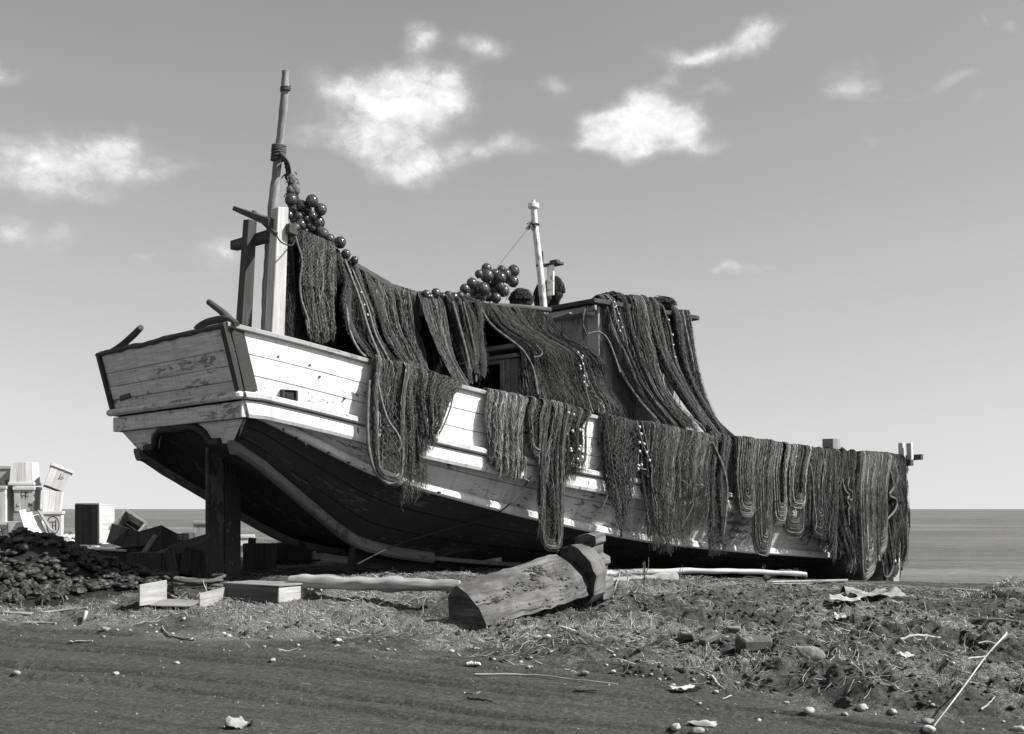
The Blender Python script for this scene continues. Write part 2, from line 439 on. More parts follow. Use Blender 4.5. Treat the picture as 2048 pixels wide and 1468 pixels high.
for px, py, hw, hh, s in CL:
    a0, e0 = direction(px, py)
    sb = N(nt, 'ShaderNodeVectorMath', operation='SUBTRACT'); nt.links.new(wa.outputs[0], sb.inputs[0]); sb.inputs[1].default_value = (a0, e0, 0)
    ml = N(nt, 'ShaderNodeVectorMath', operation='MULTIPLY'); nt.links.new(sb.outputs[0], ml.inputs[0]); ml.inputs[1].default_value = (FPX / hw / .9, FPX / hh / .9, 0)
    ln = N(nt, 'ShaderNodeVectorMath', operation='DOT_PRODUCT'); nt.links.new(ml.outputs[0], ln.inputs[0]); nt.links.new(ml.outputs[0], ln.inputs[1])
    g = math_n(nt, 'MULTIPLY', math_n(nt, 'POWER', 2.718, math_n(nt, 'MULTIPLY', ln.outputs['Value'], -1.3)), s)
    dens = g if dens is None else math_n(nt, 'SUBTRACT', math_n(nt, 'ADD', dens, g), math_n(nt, 'MULTIPLY', math_n(nt, 'MULTIPLY', dens, g), .6))
fine = wnoise(52, 10, (1, 1.35, 1), .68)
d2 = math_n(nt, 'ADD', dens, math_n(nt, 'MULTIPLY', math_n(nt, 'SUBTRACT', fine, .5), math_n(nt, 'ADD', .14, math_n(nt, 'MULTIPLY', dens, 1.5))))
mr = N(nt, 'ShaderNodeMapRange', interpolation_type='SMOOTHSTEP'); nt.links.new(d2, mr.inputs[0])
mr.inputs[1].default_value = .10; mr.inputs[2].default_value = .92
fwd = math_n(nt, 'GREATER_THAN', sx.outputs[1], 0.0)
cloud = math_n(nt, 'MULTIPLY', mr.outputs[0], fwd)
# thin high veil over the rest of the sky
veil = ramp(nt, wnoise(5, 6, (1, 3, 1)), [(.45, 0), (.8, .25)])
SKYK = .089
hz_glow = math_n(nt, 'POWER', math_n(nt, 'SUBTRACT', 1.0, math_n(nt, 'MAXIMUM', sx.outputs[2], 0.0)), 9.0)
tot = math_n(nt, 'ADD', math_n(nt, 'ADD', grey, math_n(nt, 'MULTIPLY', hz_glow, .75)), math_n(nt, 'MULTIPLY', veil, .35))
CLOUD_V = 6.6
mx = N(nt, 'ShaderNodeMix', data_type='FLOAT'); nt.links.new(math_n(nt, 'MULTIPLY', cloud, ramp(nt, wnoise(22, 6, (1, 1.6, 1), .6), [(.36, .55), (.62, 1.0)])), mx.inputs[0]); nt.links.new(tot, mx.inputs[2]); nt.links.new(math_n(nt, 'ADD', 4.7, math_n(nt, 'MULTIPLY', 3.6, ramp(nt, math_n(nt, 'MULTIPLY', d2, .6), [(.3, 0), (.85, 1)]))), mx.inputs[3])
cc = N(nt, 'ShaderNodeCombineColor')
for i in range(3): nt.links.new(mx.outputs[0], cc.inputs[i])
nt.links.new(cc.outputs[0], bg.inputs[0]); bg.inputs[1].default_value = SKYK

# ------------------------------------------------------------------ ground
GP = [(0,1468,7.6),(512,1468,7.6),(1024,1468,7.6),(1536,1468,7.6),(2048,1468,7.6),(-700,1468,7.6),(2800,1468,7.6),
      (0,1350,9.6),(1024,1390,8.9),(-600,1330,9.6),(2700,1400,8.6),
      (0,1250,12),(600,1280,11),(1024,1322,10),(1320,1352,9.5),(1700,1395,8.9),(-500,1230,12.5),
      (0,1215,13.2),(300,1205,13.4),(600,1205,13.2),(700,1180,14.2),(1060,1252,11.8),(1200,1215,13),(1320,1316,10.3),(1700,1320,10.4),(2048,1330,10.4),(2700,1330,10.6),
      (1000,1195,14),(1400,1180,15.5),(1600,1180,17),(1500,1240,13),(1800,1210,15.5),(2048,1230,14.5),
      (1700,1166,21),(1800,1166,26),(1500,1162,20),(1900,1168,24),(2048,1180,20.5),(2700,1195,19),
      (440,1163,16),(300,1165,16.5),(150,1150,18),(0,1150,18),(150,1092,24),(0,1090,24),(300,1085,26),(-500,1090,24),(600,1085,27),(450,1090,24),
      (800,1120,22),(1000,1130,21),(1200,1140,22),(1000,1110,29),(1400,1150,30)]
_P = np.array([at(*p) for p in GP])
_d = np.linalg.norm(_P[:, None, :2] - _P[None, :, :2], axis=2)
def _phi(r): return np.where(r > 0, r * r * np.log(r + 1e-9), 0)
_n = len(_P); _A = np.zeros((_n + 3, _n + 3)); _A[:_n, :_n] = _phi(_d) + np.eye(_n) * .6
_A[:_n, _n] = 1; _A[:_n, _n + 1:] = _P[:, :2]; _A[_n:, :_n] = _A[:_n, _n:].T
_w = np.linalg.solve(_A, np.concatenate([_P[:, 2], np.zeros(3)]))
SEA_Z = -1.6
ROAD = np.array([at(p, q, d)[:2] for p, q, d in [(-900,1225,12.6),(0,1246,12.2),(350,1262,11.6),(620,1285,11),(820,1308,10.5),(1024,1330,10),(1250,1352,9.6),(1500,1378,9.2),(1750,1415,8.6),(2048,1440,8.2),(3000,1460,7.9)]])
def road_d(x, y):
    """>0 on the grass side, metres along y from the road edge"""
    return y - np.interp(x, ROAD[:, 0], ROAD[:, 1])
def gz0(x, y):
    x = np.asarray(x, float); y = np.asarray(y, float)
    xc = np.clip(x, -13, 13); yc = np.clip(y, 6.5, 31)
    sh = xc.shape; q = np.stack([xc.ravel(), yc.ravel()], 1); z = np.empty(len(q))
    for i in range(0, len(q), 40000):
        s = q[i:i + 40000]
        z[i:i + 40000] = _phi(np.linalg.norm(s[:, None] - _P[None, :, :2], axis=2)) @ _w[:_n] + _w[_n] + s @ _w[_n + 1:]
    z = z.reshape(sh)
    k = x / np.maximum(y, 1)
    crest = np.interp(k, [-1, -.5, -.1, .1, .28, .34, .40, .46, 1], [31, 31, 33, 34, 31, 29, 24.5, 21.5, 19])
    t = np.clip((y - crest) / 14, 0, 1)
    z = z * (1 - t) + (SEA_Z - 1.2) * t
    return np.where(y > crest + 14, SEA_Z - 1.2, z)
def gz(x, y):
    x = np.asarray(x, float); y = np.asarray(y, float)
    rd = road_d(x, y); g = np.clip(rd / .5 + .5 + fbm(x * 2, y * 2, 5, 3) * 1.4, 0, 1)
    rough = .11 * fbm(x * 1.1, y * 1.1, 1, 3) + .075 * fbm(x * 4, y * 4, 2, 4) + .045 * fbm(x * 15, y * 15, 8, 3)
    rx = np.clip((x + .5) / 3, 0, 1) * np.clip((16 - y) / 3, 0, 1)
    rough = rough * (1 + .8 * rx) * (1 - .6 * np.clip((y - 15.5) / 2.5, 0, 1))
    smooth = .02 * fbm(x * .8, y * 2.5, 3, 3) + .010 * fbm(x * 14, y * 14, 4, 3)
    # wheel ruts running along the road
    q = rd + .05 * fbm(x * .7, y * .7, 6, 2)
    rut = 0
    for c, a in ((-.35, .018), (-.95, .025), (-1.15, .02), (-1.9, .025), (-2.3, .02)):
        rut = rut - (1.2 + 2 * vnoise(x * 1.3, 0 * x, 7)) * a * np.exp(-((q - c) / .035) ** 2) + .8 * a * np.exp(-((q - c - .11) / .05) ** 2)
    right = np.clip((x + .2) / 1.2, 0, 1)
    bank = right * .09 * (np.clip(rd / .16 + .5 + fbm(x * 3, y * 3, 9, 2), 0, 1) - np.clip((rd - .3) / 2, 0, 1))
    return gz0(x, y) + g * rough + (1 - g) * (smooth + rut) + bank
def gp(px, py):
    """where the ground meets the sight line through a photo pixel"""
    ys = np.linspace(6, 34, 1400); k = (px - CX) / FPX
    z = EYE - (py - HY) / FPX * ys
    h = gz(k * ys, ys) - z
    i = np.argmax(h > 0) if (h > 0).any() else len(ys) - 1
    y = ys[i]; return np.array([k * y, y, float(gz(k * y, y))])

def axis(parts):
    out = []
    for a, b, s in parts: out.append(np.arange(a, b, s))
    return np.concatenate(out + [[parts[-1][1]]])
gx = axis([(-90, -20, 5), (-20, -8, .3), (-8, 10, .032), (10, 20, .3), (20, 90, 5)])
gy = axis([(-60, 5, 2.5), (5, 6.8, .2), (6.8, 12, .02), (12, 17, .035), (17, 32, .09), (32, 60, .8)])
X, Y = np.meshgrid(gx, gy); Z = gz(X, Y)
nx = len(gx); ny = len(gy)
i = np.arange(ny - 1)[:, None] * nx; j = np.arange(nx - 1)[None, :]
F = np.stack([i + j, i + j + 1, i + nx + j + 1, i + nx + j], -1).reshape(-1, 4)
V = np.stack([X, Y, Z], -1).reshape(-1, 3)
rd = road_d(X, Y)
gmask = np.clip(rd / .8 + .4 + fbm(X * 1.7, Y * 1.7, 5, 4) * 1.6, 0, 1)
dry = np.clip(.55 + fbm(X * .9, Y * 1.3, 12, 4) * 1.3 - np.clip((X - 2) / 6, 0, 1) * .55, 0, 1)
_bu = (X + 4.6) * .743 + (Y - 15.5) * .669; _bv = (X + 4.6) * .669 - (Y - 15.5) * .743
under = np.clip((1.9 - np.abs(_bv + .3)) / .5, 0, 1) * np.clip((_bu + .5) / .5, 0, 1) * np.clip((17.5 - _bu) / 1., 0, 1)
dry = dry * (1 - under)  # drops the dry-grass tone here, painting the boat's shade darker
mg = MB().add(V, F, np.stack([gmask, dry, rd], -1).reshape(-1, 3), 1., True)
def ground_mat():
    m, nt, b = new_mat('dark_beach_soil')
    a = N(nt, 'ShaderNodeAttribute', attribute_name='gco')
    s = N(nt, 'ShaderNodeSeparateXYZ'); nt.links.new(a.outputs['Vector'], s.inputs[0])
    p = objco(nt, (1, 1, 1))
    n1 = noise(nt, p, 28, 8, .75); n2 = noise(nt, p, 3.0, 6, .65); n3 = noise(nt, p, 90, 4, .7)
    road = ramp(nt, n1, [(.34, .026), (.5, .056), (.66, .115)])
    road = mixc(nt, ramp(nt, n2, [(.4, 0), (.65, .5)]), road, .04)
    vo = N(nt, 'ShaderNodeTexVoronoi'); vo.inputs['Scale'].default_value = 34; nt.links.new(p, vo.inputs['Vector'])
    speck = math_n(nt, 'MULTIPLY', ramp(nt, vo.outputs['Distance'], [(.12, 1), (.2, 0)]), ramp(nt, n2, [(.5, 0), (.62, .8)]))
    road = mixc(nt, speck, road, .25)
    cv = N(nt, 'ShaderNodeCombineXYZ'); sp_ = N(nt, 'ShaderNodeSeparateXYZ'); nt.links.new(p, sp_.inputs[0])
    nt.links.new(math_n(nt, 'MULTIPLY', sp_.outputs[0], .35), cv.inputs[0]); nt.links.new(math_n(nt, 'MULTIPLY', s.outputs[2], 5.), cv.inputs[1])
    road = mixc(nt, ramp(nt, noise(nt, cv.outputs[0], 1, 7, .7), [(.46, 0), (.66, .5)]), road, .022)
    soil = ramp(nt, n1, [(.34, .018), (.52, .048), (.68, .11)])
    gr = ramp(nt, n3, [(.34, .028), (.52, .09), (.66, .32)])
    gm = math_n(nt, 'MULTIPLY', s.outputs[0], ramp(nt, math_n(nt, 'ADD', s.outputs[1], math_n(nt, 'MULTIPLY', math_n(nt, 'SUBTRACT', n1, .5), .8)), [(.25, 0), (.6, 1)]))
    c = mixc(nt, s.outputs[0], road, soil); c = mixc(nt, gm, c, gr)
    nt.links.new(c, b.inputs['Base Color']); b.inputs['Roughness'].default_value = .95; b.inputs['Specular IOR Level'].default_value = .15
    bump(nt, b, math_n(nt, 'ADD', n1, math_n(nt, 'MULTIPLY', n3, .5)), .8, .02)
    return m
M['ground'] = ground_mat()
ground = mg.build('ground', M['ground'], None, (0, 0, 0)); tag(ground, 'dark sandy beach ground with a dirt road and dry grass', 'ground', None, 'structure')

# ------------------------------------------------------------------ sea
def sea_mat():
    m, nt, b = new_mat('sea_water')
    p = objco(nt, (1, 1, 1))
    sp_ = N(nt, 'ShaderNodeSeparateXYZ'); nt.links.new(p, sp_.inputs[0]); cv = N(nt, 'ShaderNodeCombineXYZ')
    nt.links.new(math_n(nt, 'MULTIPLY', sp_.outputs[0], .012), cv.inputs[0]); nt.links.new(math_n(nt, 'MULTIPLY', math_n(nt, 'LOGARITHM', math_n(nt, 'MAXIMUM', sp_.outputs[1], 1.), 2.718), 6.), cv.inputs[1])
    big = noise(nt, cv.outputs[0], 1, 6, .62)
    mid = noise(nt, objco(nt, (.05, .25, 1)), 1, 5, .65)
    b.inputs['Base Color'].default_value = (.045, .045, .045, 1)
    c = ramp(nt, math_n(nt, 'ADD', big, math_n(nt, 'MULTIPLY', math_n(nt, 'SUBTRACT', mid, .5), .5)), [(.3, .05), (.72, .19)])
    nt.links.new(c, b.inputs['Base Color'])
    nt.links.new(ramp(nt, big, [(.3, .25), (.7, .5)]), b.inputs['Roughness'])
    b.inputs['IOR'].default_value = 1.33
    b.inputs['Specular IOR Level'].default_value = .25
    h = math_n(nt, 'ADD', noise(nt, objco(nt, (.5, 1.4, 1)), 1, 6, .65), math_n(nt, 'MULTIPLY', mid, 2.0))
    bump(nt, b, h, 1.0, .6)
    return m
sg = MB()
xs = np.array([-30000, -8000, -2000, -400, -60, 60, 400, 2000, 8000, 30000.]); ysr = np.array([20, 40, 80, 160, 400, 1000, 3000, 10000, 40000.])
SX, SY = np.meshgrid(xs, ysr); nx = len(xs)
i = np.arange(len(ysr) - 1)[:, None] * nx; j = np.arange(nx - 1)[None, :]
sg.add(np.stack([SX, SY, 0 * SX + SEA_Z], -1).reshape(-1, 3), np.stack([i + j, i + j + 1, i + nx + j + 1, i + nx + j], -1).reshape(-1, 4))
sea = sg.build('sea', sea_mat(), None, (0, 0, SEA_Z)); tag(sea, 'calm grey sea reaching the horizon', 'sea', None, 'structure')
# ------------------------------------------------------------------ boat frame of reference: u forward, v to starboard, z up
PHI = R(42); CP, SP = math.cos(PHI), math.sin(PHI)
D2 = np.array([CP, SP, 0]); N2 = np.array([SP, -CP, 0]); UZ = np.array([0, 0, 1.])
S0 = at(450, 650, 14.2); HW = 3.52 / 2
O0 = np.array([S0[0], S0[1], 0]) - HW * N2
def W3(u, v, z): return O0 + u * D2 + v * N2 + z * UZ
def u_of(px, v):
    k = (px - CX) / FPX
    return (k * (O0[1] - v * CP) - O0[0] - v * SP) / (CP - k * SP)
def v_of(px, u):
    k = (px - CX) / FPX
    return (k * (O0[1] + u * SP) - O0[0] - u * CP) / (SP + k * CP)
def depth(u, v): return O0[1] + u * SP - v * CP
def zpix(py, Y): return EYE - (py - HY) / FPX * Y
def Pv(px, py, v):
    u = u_of(px, v); return W3(u, v, zpix(py, depth(u, v)))
def Pu(px, py, u):
    v = v_of(px, u); return W3(u, v, zpix(py, depth(u, v)))
LB = u_of(1797, 0.0)
def vA(u):
    u = np.asarray(u, float)
    x = np.clip((u - 7) / (LB - 7), 0, 1)
    return np.where(u < 7, HW + .42 * np.sin(np.pi / 2 * np.clip(u, -1, 7) / 7), (HW + .42) * (1 - x ** 2.3)) + .03
UG = np.linspace(-.6, LB, 800)
def curve_pts(pix, vf, n=90, u0=None, u1=None):
    """pixels of a line that lies on v = vf(u)  ->  callable z(u)"""
    vv = vf(UG); X = O0[0] + UG * CP + vv * SP; Yd = O0[1] + UG * SP - vv * CP
    pxs = CX + FPX * X / Yd
    pp = np.array(pix, float)
    us = np.interp(pp[:, 0], pxs, UG); Ys = np.interp(us, UG, Yd)
    zs = EYE - (pp[:, 1] - HY) / FPX * Ys
    o = np.argsort(us); us = us[o]; zs = zs[o]
    uu = np.linspace(us[0], us[-1], 60); zz = np.interp(uu, us, zs)
    for _ in range(6): zz[1:-1] = .5 * zz[1:-1] + .25 * (zz[2:] + zz[:-2])
    return lambda u: np.interp(u, uu, zz)
zA = curve_pts([(450,652),(500,662),(600,688),(735,727),(830,752),(920,778),(1000,797),(1100,818),(1190,838),(1350,871),(1500,892),(1640,910),(1797,921)], vA)
vB = lambda u: vA(u) - .02
zB = curve_pts([(476,790),(560,806),(650,830),(735,848),(850,879),(980,908),(1150,942),(1300,968),(1500,998),(1797,1035)], vB)
vC = lambda u: np.maximum(vA(u) * (.88 - .12 * np.clip(np.asarray(u) / LB, 0, 1)), 0.0)
zC = curve_pts([(478,826),(520,845),(560,866),(640,903),(730,945),(850,975),(1020,1022),(1180,1057),(1300,1080),(1460,1097),(1700,1114),(1790,1120)], vC)
def vD(u):
    u = np.asarray(u, float)
    return np.minimum(np.interp(u, [-.6, .2, 1.2, 2.2, 3.4, 6, 12, LB], [1.36, 1.34, 1.1, .88, .66, .55, .4, 0.02]), vC(u) * .8 + .02)
zD = curve_pts([(412,890),(440,912),(500,955),(560,998),(630,1038),(672,1075),(720,1092),(850,1112),(1000,1124),(1200,1135),(1500,1150),(1790,1166)], vD)
stern_rake = .22

BOAT = thing('fishing_boat', W3(0, 0, .55), 'old white wooden fishing boat hauled up on the beach, draped in nets', 'boat')
MU = lambda a, b, n=110: np.linspace(a, b, n)
def loft(mb, rows, us, gscale=1., tint=1., flip=False):
    """rows: list of (v(u), z(u), u offset) functions"""
    V = []; G = []
    for k, (vf, zf, uf) in enumerate(rows):
        uu = us + uf; vv = vf(us); zz = zf(us)
        V.append(np.stack([W3(a, b, c) for a, b, c in zip(uu, vv, zz)]))
    V = np.array(V); gi = np.concatenate(([0], np.cumsum(np.linalg.norm(np.diff(V, axis=0), axis=2).mean(1))))
    G = np.stack([np.broadcast_to(us[None], V.shape[:2]), np.broadcast_to(gi[:, None], V.shape[:2]), 0 * V[..., 0]], -1)
    a, n = V.shape[:2]
    i = np.arange(a - 1)[:, None] * n; j = np.arange(n - 1)[None]
    F = np.stack([i + j, i + n + j, i + n + j + 1, i + j + 1], -1).reshape(-1, 4)
    if flip: F = F[:, ::-1]
    mb.add(V.reshape(-1, 3), F, G.reshape(-1, 3) * (1, 1, 1), tint, False)
def lerpf(f, g, t): return lambda u: f(u) * (1 - t) + g(u) * t
def plank_rows(va, za, vb, zb, fr, sgn, u0a, u0b, gap=.013, inset=.03, bow=.03):
    rows = []
    ts = [0] + list(fr) + [1]
    for q in range(len(ts) - 1):
        for e, t in ((0, ts[q]), (1, ts[q + 1])):
            vv = (lambda u, t=t: sgn * (lerpf(va, vb, t)(u) + bow * math.sin(math.pi * t)))
            zz = (lambda u, t=t, e=e: lerpf(za, zb, t)(u) + (-gap if e == 0 and t > 0 else gap if e == 1 and t < 1 else 0) * .5)
            rows.append((vv, zz, u0a * (1 - t) + u0b * t))
        if q < len(ts) - 2:
            t = ts[q + 1]
            rows.append(((lambda u, t=t: sgn * (lerpf(va, vb, t)(u) + bow * math.sin(math.pi * t) - inset)), (lambda u, t=t: lerpf(za, zb, t)(u)), u0a * (1 - t) + u0b * t))
    return rows
us = MU(0, LB)
rk = lambda uoff: uoff
side = MB(); lower = MB(); strake = MB()
for s in (1, -1):
    taper = lambda u: np.clip(1 - u / 2.0, 0, 1)
    loft(side, plank_rows(vA, zA, vB, zB, (.36, .68), s, 0, 0), us, flip=s < 0)
    loft(strake, plank_rows(vB, zB, vC, zC, (.5,), s, 0, 0), us, flip=s < 0)
    loft(lower, plank_rows(vC, zC, vD, zD, (.35, .68), s, 0, 0, bow=.05), us, flip=s < 0)
# rake the stern: push everything forward in proportion to its drop below the sheer
def rake(mb):
    for q, v in enumerate(mb.v):
        rel = v - O0; u = rel @ D2
        drop = np.clip(zA(0) - v[:, 2], 0, 3)
        f = np.clip(1 - u / 2.5, 0, 1)
        mb.v[q] = v + (drop * .27 * f)[:, None] * D2[None]
rake(side); rake(lower); rake(strake)
strake.build('lower_strake', M['strake_paint'], BOAT)
hull = side.build('hull_side', M['hull_white'], BOAT)
low = lower.build('bottom_planking', M['hull_dark'], BOAT)
vK = lambda u: 0 * np.asarray(u)
zK = lambda u: zD(u) + .32 * np.clip(1 - np.asarray(u) / 3.2, 0, 1) - .02
bm = MB()
rows = [(lambda u, t=t: vD(u) * t, lambda u, t=t: zD(u) + (zK(u) - zD(u)) * (1 - t * t), 0) for t in np.linspace(1, -1, 9)]
loft(bm, rows, us); rake(bm)
bm.build('bottom_board', M['hull_dark'], BOAT)
# deck, inner bulwark
dk = MB(); zDk = lambda u: zA(u) - .55
loft(dk, [(lambda u: vA(u) - .07, zDk, 0), (lambda u: -vA(u) + .07, zDk, 0)], MU(.15, LB - .3), flip=True)
dk.build('deck', M['wood_dark'], BOAT)
ib = MB()
for s in (1, -1):
    loft(ib, [(lambda u: s * (vA(u) - .07), zA, 0), (lambda u: s * (vA(u) - .07), zDk, 0)], MU(.1, LB - .3), flip=s > 0)
ib.build('bulwark_lining', M['cabin_paint'], BOAT)

def rail(name, vf, zf, wv, hz, mat, u0=0., u1=LB, rnd_=.012, raked=True, both=True, tint=1., n=80):
    mb = MB()
    uu = MU(u0, u1, n)
    for s in ((1, -1) if both else (1,)):
        ring = []
        prof = [(-.5, -.35), (-.5, .35), (-.3, .5), (.3, .5), (.5, .3), (.5, -.3), (.3, -.5), (-.3, -.5)]
        P = np.stack([W3(u, s * v, z) for u, v, z in zip(uu, vf(uu), zf(uu))])
        T = unit(np.gradient(P, axis=0)); B = unit(np.cross(T, UZ)) * s
        V = P[:, None] + np.array([[a * wv for a, b in prof]])[..., None] * B[:, None] + np.array([[b * hz for a, b in prof]])[..., None] * UZ
        k = len(prof); i = np.arange(n - 1)[:, None] * k; j = np.arange(k)[None]; jj = (j + 1) % k
        F = np.stack([i + j, i + k + j, i + k + jj, i + jj], -1).reshape(-1, 4)
        if s < 0: F = F[:, ::-1]
        G = np.stack([np.broadcast_to(uu[:, None], V.shape[:2]) + s, np.broadcast_to(np.arange(k)[None] * .05, V.shape[:2]), 0 * V[..., 0]], -1)
        mb.add(V.reshape(-1, 3), F, G.reshape(-1, 3), tint)
        for e in (0, n - 1): mb.add(V[e], [list(range(k))], G[e], tint)
    if raked: rake(mb)
    return mb.build(name, mat, BOAT)
rail('gunwale_cap', lambda u: vA(u) - .02, lambda u: zA(u) + .02, .15, .07, M['cap_paint'])
rail('rubbing_strake', lambda u: vB(u) + .055, zB, .13, .085, M['strake_paint'])
zB2 = lambda u: zB(u) - .165
rail('guard_strake', lambda u: vB(u) + .03, zB2, .09, .20, M['hull_white'])
rail('chine_log', lambda u: vC(u) + .035, zC, .12, .12, M['rail_paint'], .25, LB - .3, n=120)
rail('keel_strip', lambda u: vD(u) + .03, lambda u: zD(u) - .03, .1, .07, M['cabin_paint'], 3.9, 9.5, tint=.5)
rail('bilge_log', lambda u: vD(u) + .04, lambda u: zD(u) - .02, .15, .17, M['cabin_paint'], -.06, 3.95, tint=.4)
# keel below the bottom board
kb = MB()
ku = MU(3.0, LB - .25, 40)
for a, b in zip(ku[:-1], ku[1:]):
    beam(kb, W3(a, 0, zD(a) - .12), W3(b, 0, zD(b) - .12), .16, .3, b=.002)
kb.build('keel', M['wood_dark'], BOAT)
sb = MB(); beam(sb, W3(LB - .08, 0, zA(LB) + .15), W3(LB - .28, 0, zD(LB) - .25), .2, .26, up=D2)
sb.build('stem_post', M['cabin_paint'], BOAT)

# transom ------------------------------------------------------
def Tr(y, z):                        # point of the raked transom plane
    return W3((zA(0) - z) * .27 - .015, y, z)
zt, zr = float(zA(0)), float(zB(0)); zlow = float(zC(0)); zd0 = float(zD(0))
tb = MB(); ts = [0, .33, .56, .78, 1]
for q in range(4):
    t0, t1 = ts[q], ts[q + 1]; z0 = zt + (zr - zt) * t0 - .004; z1 = zt + (zr - zt) * t1 + .004
    y0 = HW + .03; dz = lambda z: z
    c = np.zeros((2, 2, 2, 3))
    for i, y in enumerate((-y0, y0)):
        for j, th in enumerate((0, .05)):
            for k, z in enumerate((z1, z0)):
                c[i, j, k] = Tr(y, z) + D2 * (th - .0)
    add_hex(tb, c, .006, 1 + (rnd.random() - .5) * .12)
tb.build('transom', M['transom_paint'], BOAT)
cap = MB()
yy = np.linspace(-HW - .1, HW + .05, 26)
P = np.array([Tr(y, zt + .012) - D2 * .0 for y in yy])
P[:, 2] += fbm(np.arange(26) * .7, np.zeros(26), 4, 2) * .014
tube(cap, P, .036, 7, wob=.3, ref=UZ)
cap.build('transom_cap', M['wood_dark'], BOAT)
tr = MB(); beam(tr, Tr(-HW - .12, zr) - D2 * .04, Tr(HW + .1, zr) - D2 * .04, .11, .09, b=.03)
tr.build('transom_rail', M['transom_paint'], BOAT)
tr = MB(); beam(tr, Tr(-HW - .06, zr - .165) - D2 * .02, Tr(HW + .05, zr - .165) - D2 * .02, .07, .2, b=.01)
tr.build('transom_strake', M['transom_paint'], BOAT)
# apron with the arched rudder opening
ap = MB(); zt2 = zr - .27
nseg = 40; ys = np.linspace(-1, 1, nseg)
topy = (HW - .06) * ys
Vt = []; Vb = []
for y, yn in zip(topy, ys):
    yb = y * (1.32 / (HW - .06))
    a = abs(yb) / .78
    arch = zd0 + .04 + (.27 * math.sqrt(max(0, 1 - a * a)) if a < 1 else 0)
    Vt.append(Tr(y, zt2)); Vb.append(Tr(yb, min(arch, zt2 - .05)))
Vt = np.array(Vt); Vb = np.array(Vb)
for o_ in (0, .05):
    V = np.concatenate([Vt + D2 * o_, Vb + D2 * o_]); i = np.arange(nseg - 1)
    F = np.stack([i, i + 1, i + 1 + nseg, i + nseg], 1)
    G = np.stack([np.concatenate([topy, topy]), np.concatenate([np.zeros(nseg), np.full(nseg, .4)]), np.zeros(2 * nseg)], 1)
    ap.add(V, F if o_ == 0 else F[:, ::-1], G)
V = np.concatenate([Vb, Vb + D2 * .05]); ap.add(V, np.stack([i, i + 1, i + 1 + nseg, i + nseg], 1), None)
ap.build('transom_apron', M['transom_paint'], BOAT)
am = MB(); Pm = np.array([p - D2 * .02 + UZ * .02 for p in Vb[4:-4]]); tube(am, Pm, .055, 6, flat=1, ref=UZ)
am.build('arch_moulding', M['hull_dark'], BOAT)
for s in (1, -1):
    cp_ = MB()
    a = Tr(s * (HW + .02), zt + .02); b_ = Tr(s * (HW + .02), zr + .04)
    beam(cp_, a - D2 * .012 + N2 * s * .0, b_ - D2 * .012, .10, .07, up=D2, b=.01)
    cp_.build('corner_post', M['trim_dark'], BOAT)
    if s > 0: cp_ = MB(); beam(cp_, a + D2 * .13 + N2 * .035, b_ + D2 * .13 + N2 * .035, .03, .17, up=D2, b=.004); cp_.build('corner_board', M['trim_dark'], BOAT)
# broken boards in the well, port side
bb = MB()
beam(bb, Pu(330, 905, .9), Pu(362, 940, 1.05), .05, .16, up=D2, jit=.012, tint=1.2)
beam(bb, Pu(322, 925, .95), Pu(360, 948, 1.05), .04, .1, up=D2, jit=.012)
bb.build('broken_board', M['drift'], BOAT)
bt = MB()
hb = MB(); beam(hb, Tr(-HW + .28, zt - .62) - D2 * .004, Tr(-HW + .62, zt - .60) - D2 * .004, .03, .07)
hb.build('scupper', M['black'], BOAT, )
# rudder
rb = MB()
p0 = W3(u_of(413, 0), 0, zpix(885, depth(.7, 0))); p1 = W3(u_of(479, 0), 0, zpix(885, depth(1.2, 0)))
zb = zpix(1164, depth(1, 0)) - .1
for q in range(2):
    u0 = u_of(413, 0) + (u_of(479, 0) - u_of(413, 0)) * q / 2; u1 = u_of(413, 0) + (u_of(479, 0) - u_of(413, 0)) * (q + 1) / 2
    c = [[[W3(u, v, z) for z in (zb, p0[2] + .5)] for v in (-.05, .05)] for u in (u0 + .003, u1 - .003)]
    add_hex(rb, c, .012)
rb.build('rudder', M['hull_dark'], BOAT)
# horn cleats on the transom
for P in ([Pu(222, 706, .05), Pu(245, 690, .05), Pu(282, 655, .05)], [Pu(462, 645, .1), Pu(446, 626, .1), Pu(418, 604, .1)]):
    mb = MB(); tube(mb, spline(P, 10), np.linspace(.055, .04, 10), 8, wob=.15); mb.build('horn_cleat', M['wood_dark'], BOAT)
mb = MB(); tube(mb, spline([Pu(390, 656, .08), Pu(420, 643, .08), Pu(455, 638, .08), Pu(474, 648, .08)], 12), [.02, .04, .05, .055, .06, .06, .06, .06, .06, .05, .05, .04], 8, flat=.8)
mb.build('stern_chock', M['wood_dark'], BOAT)
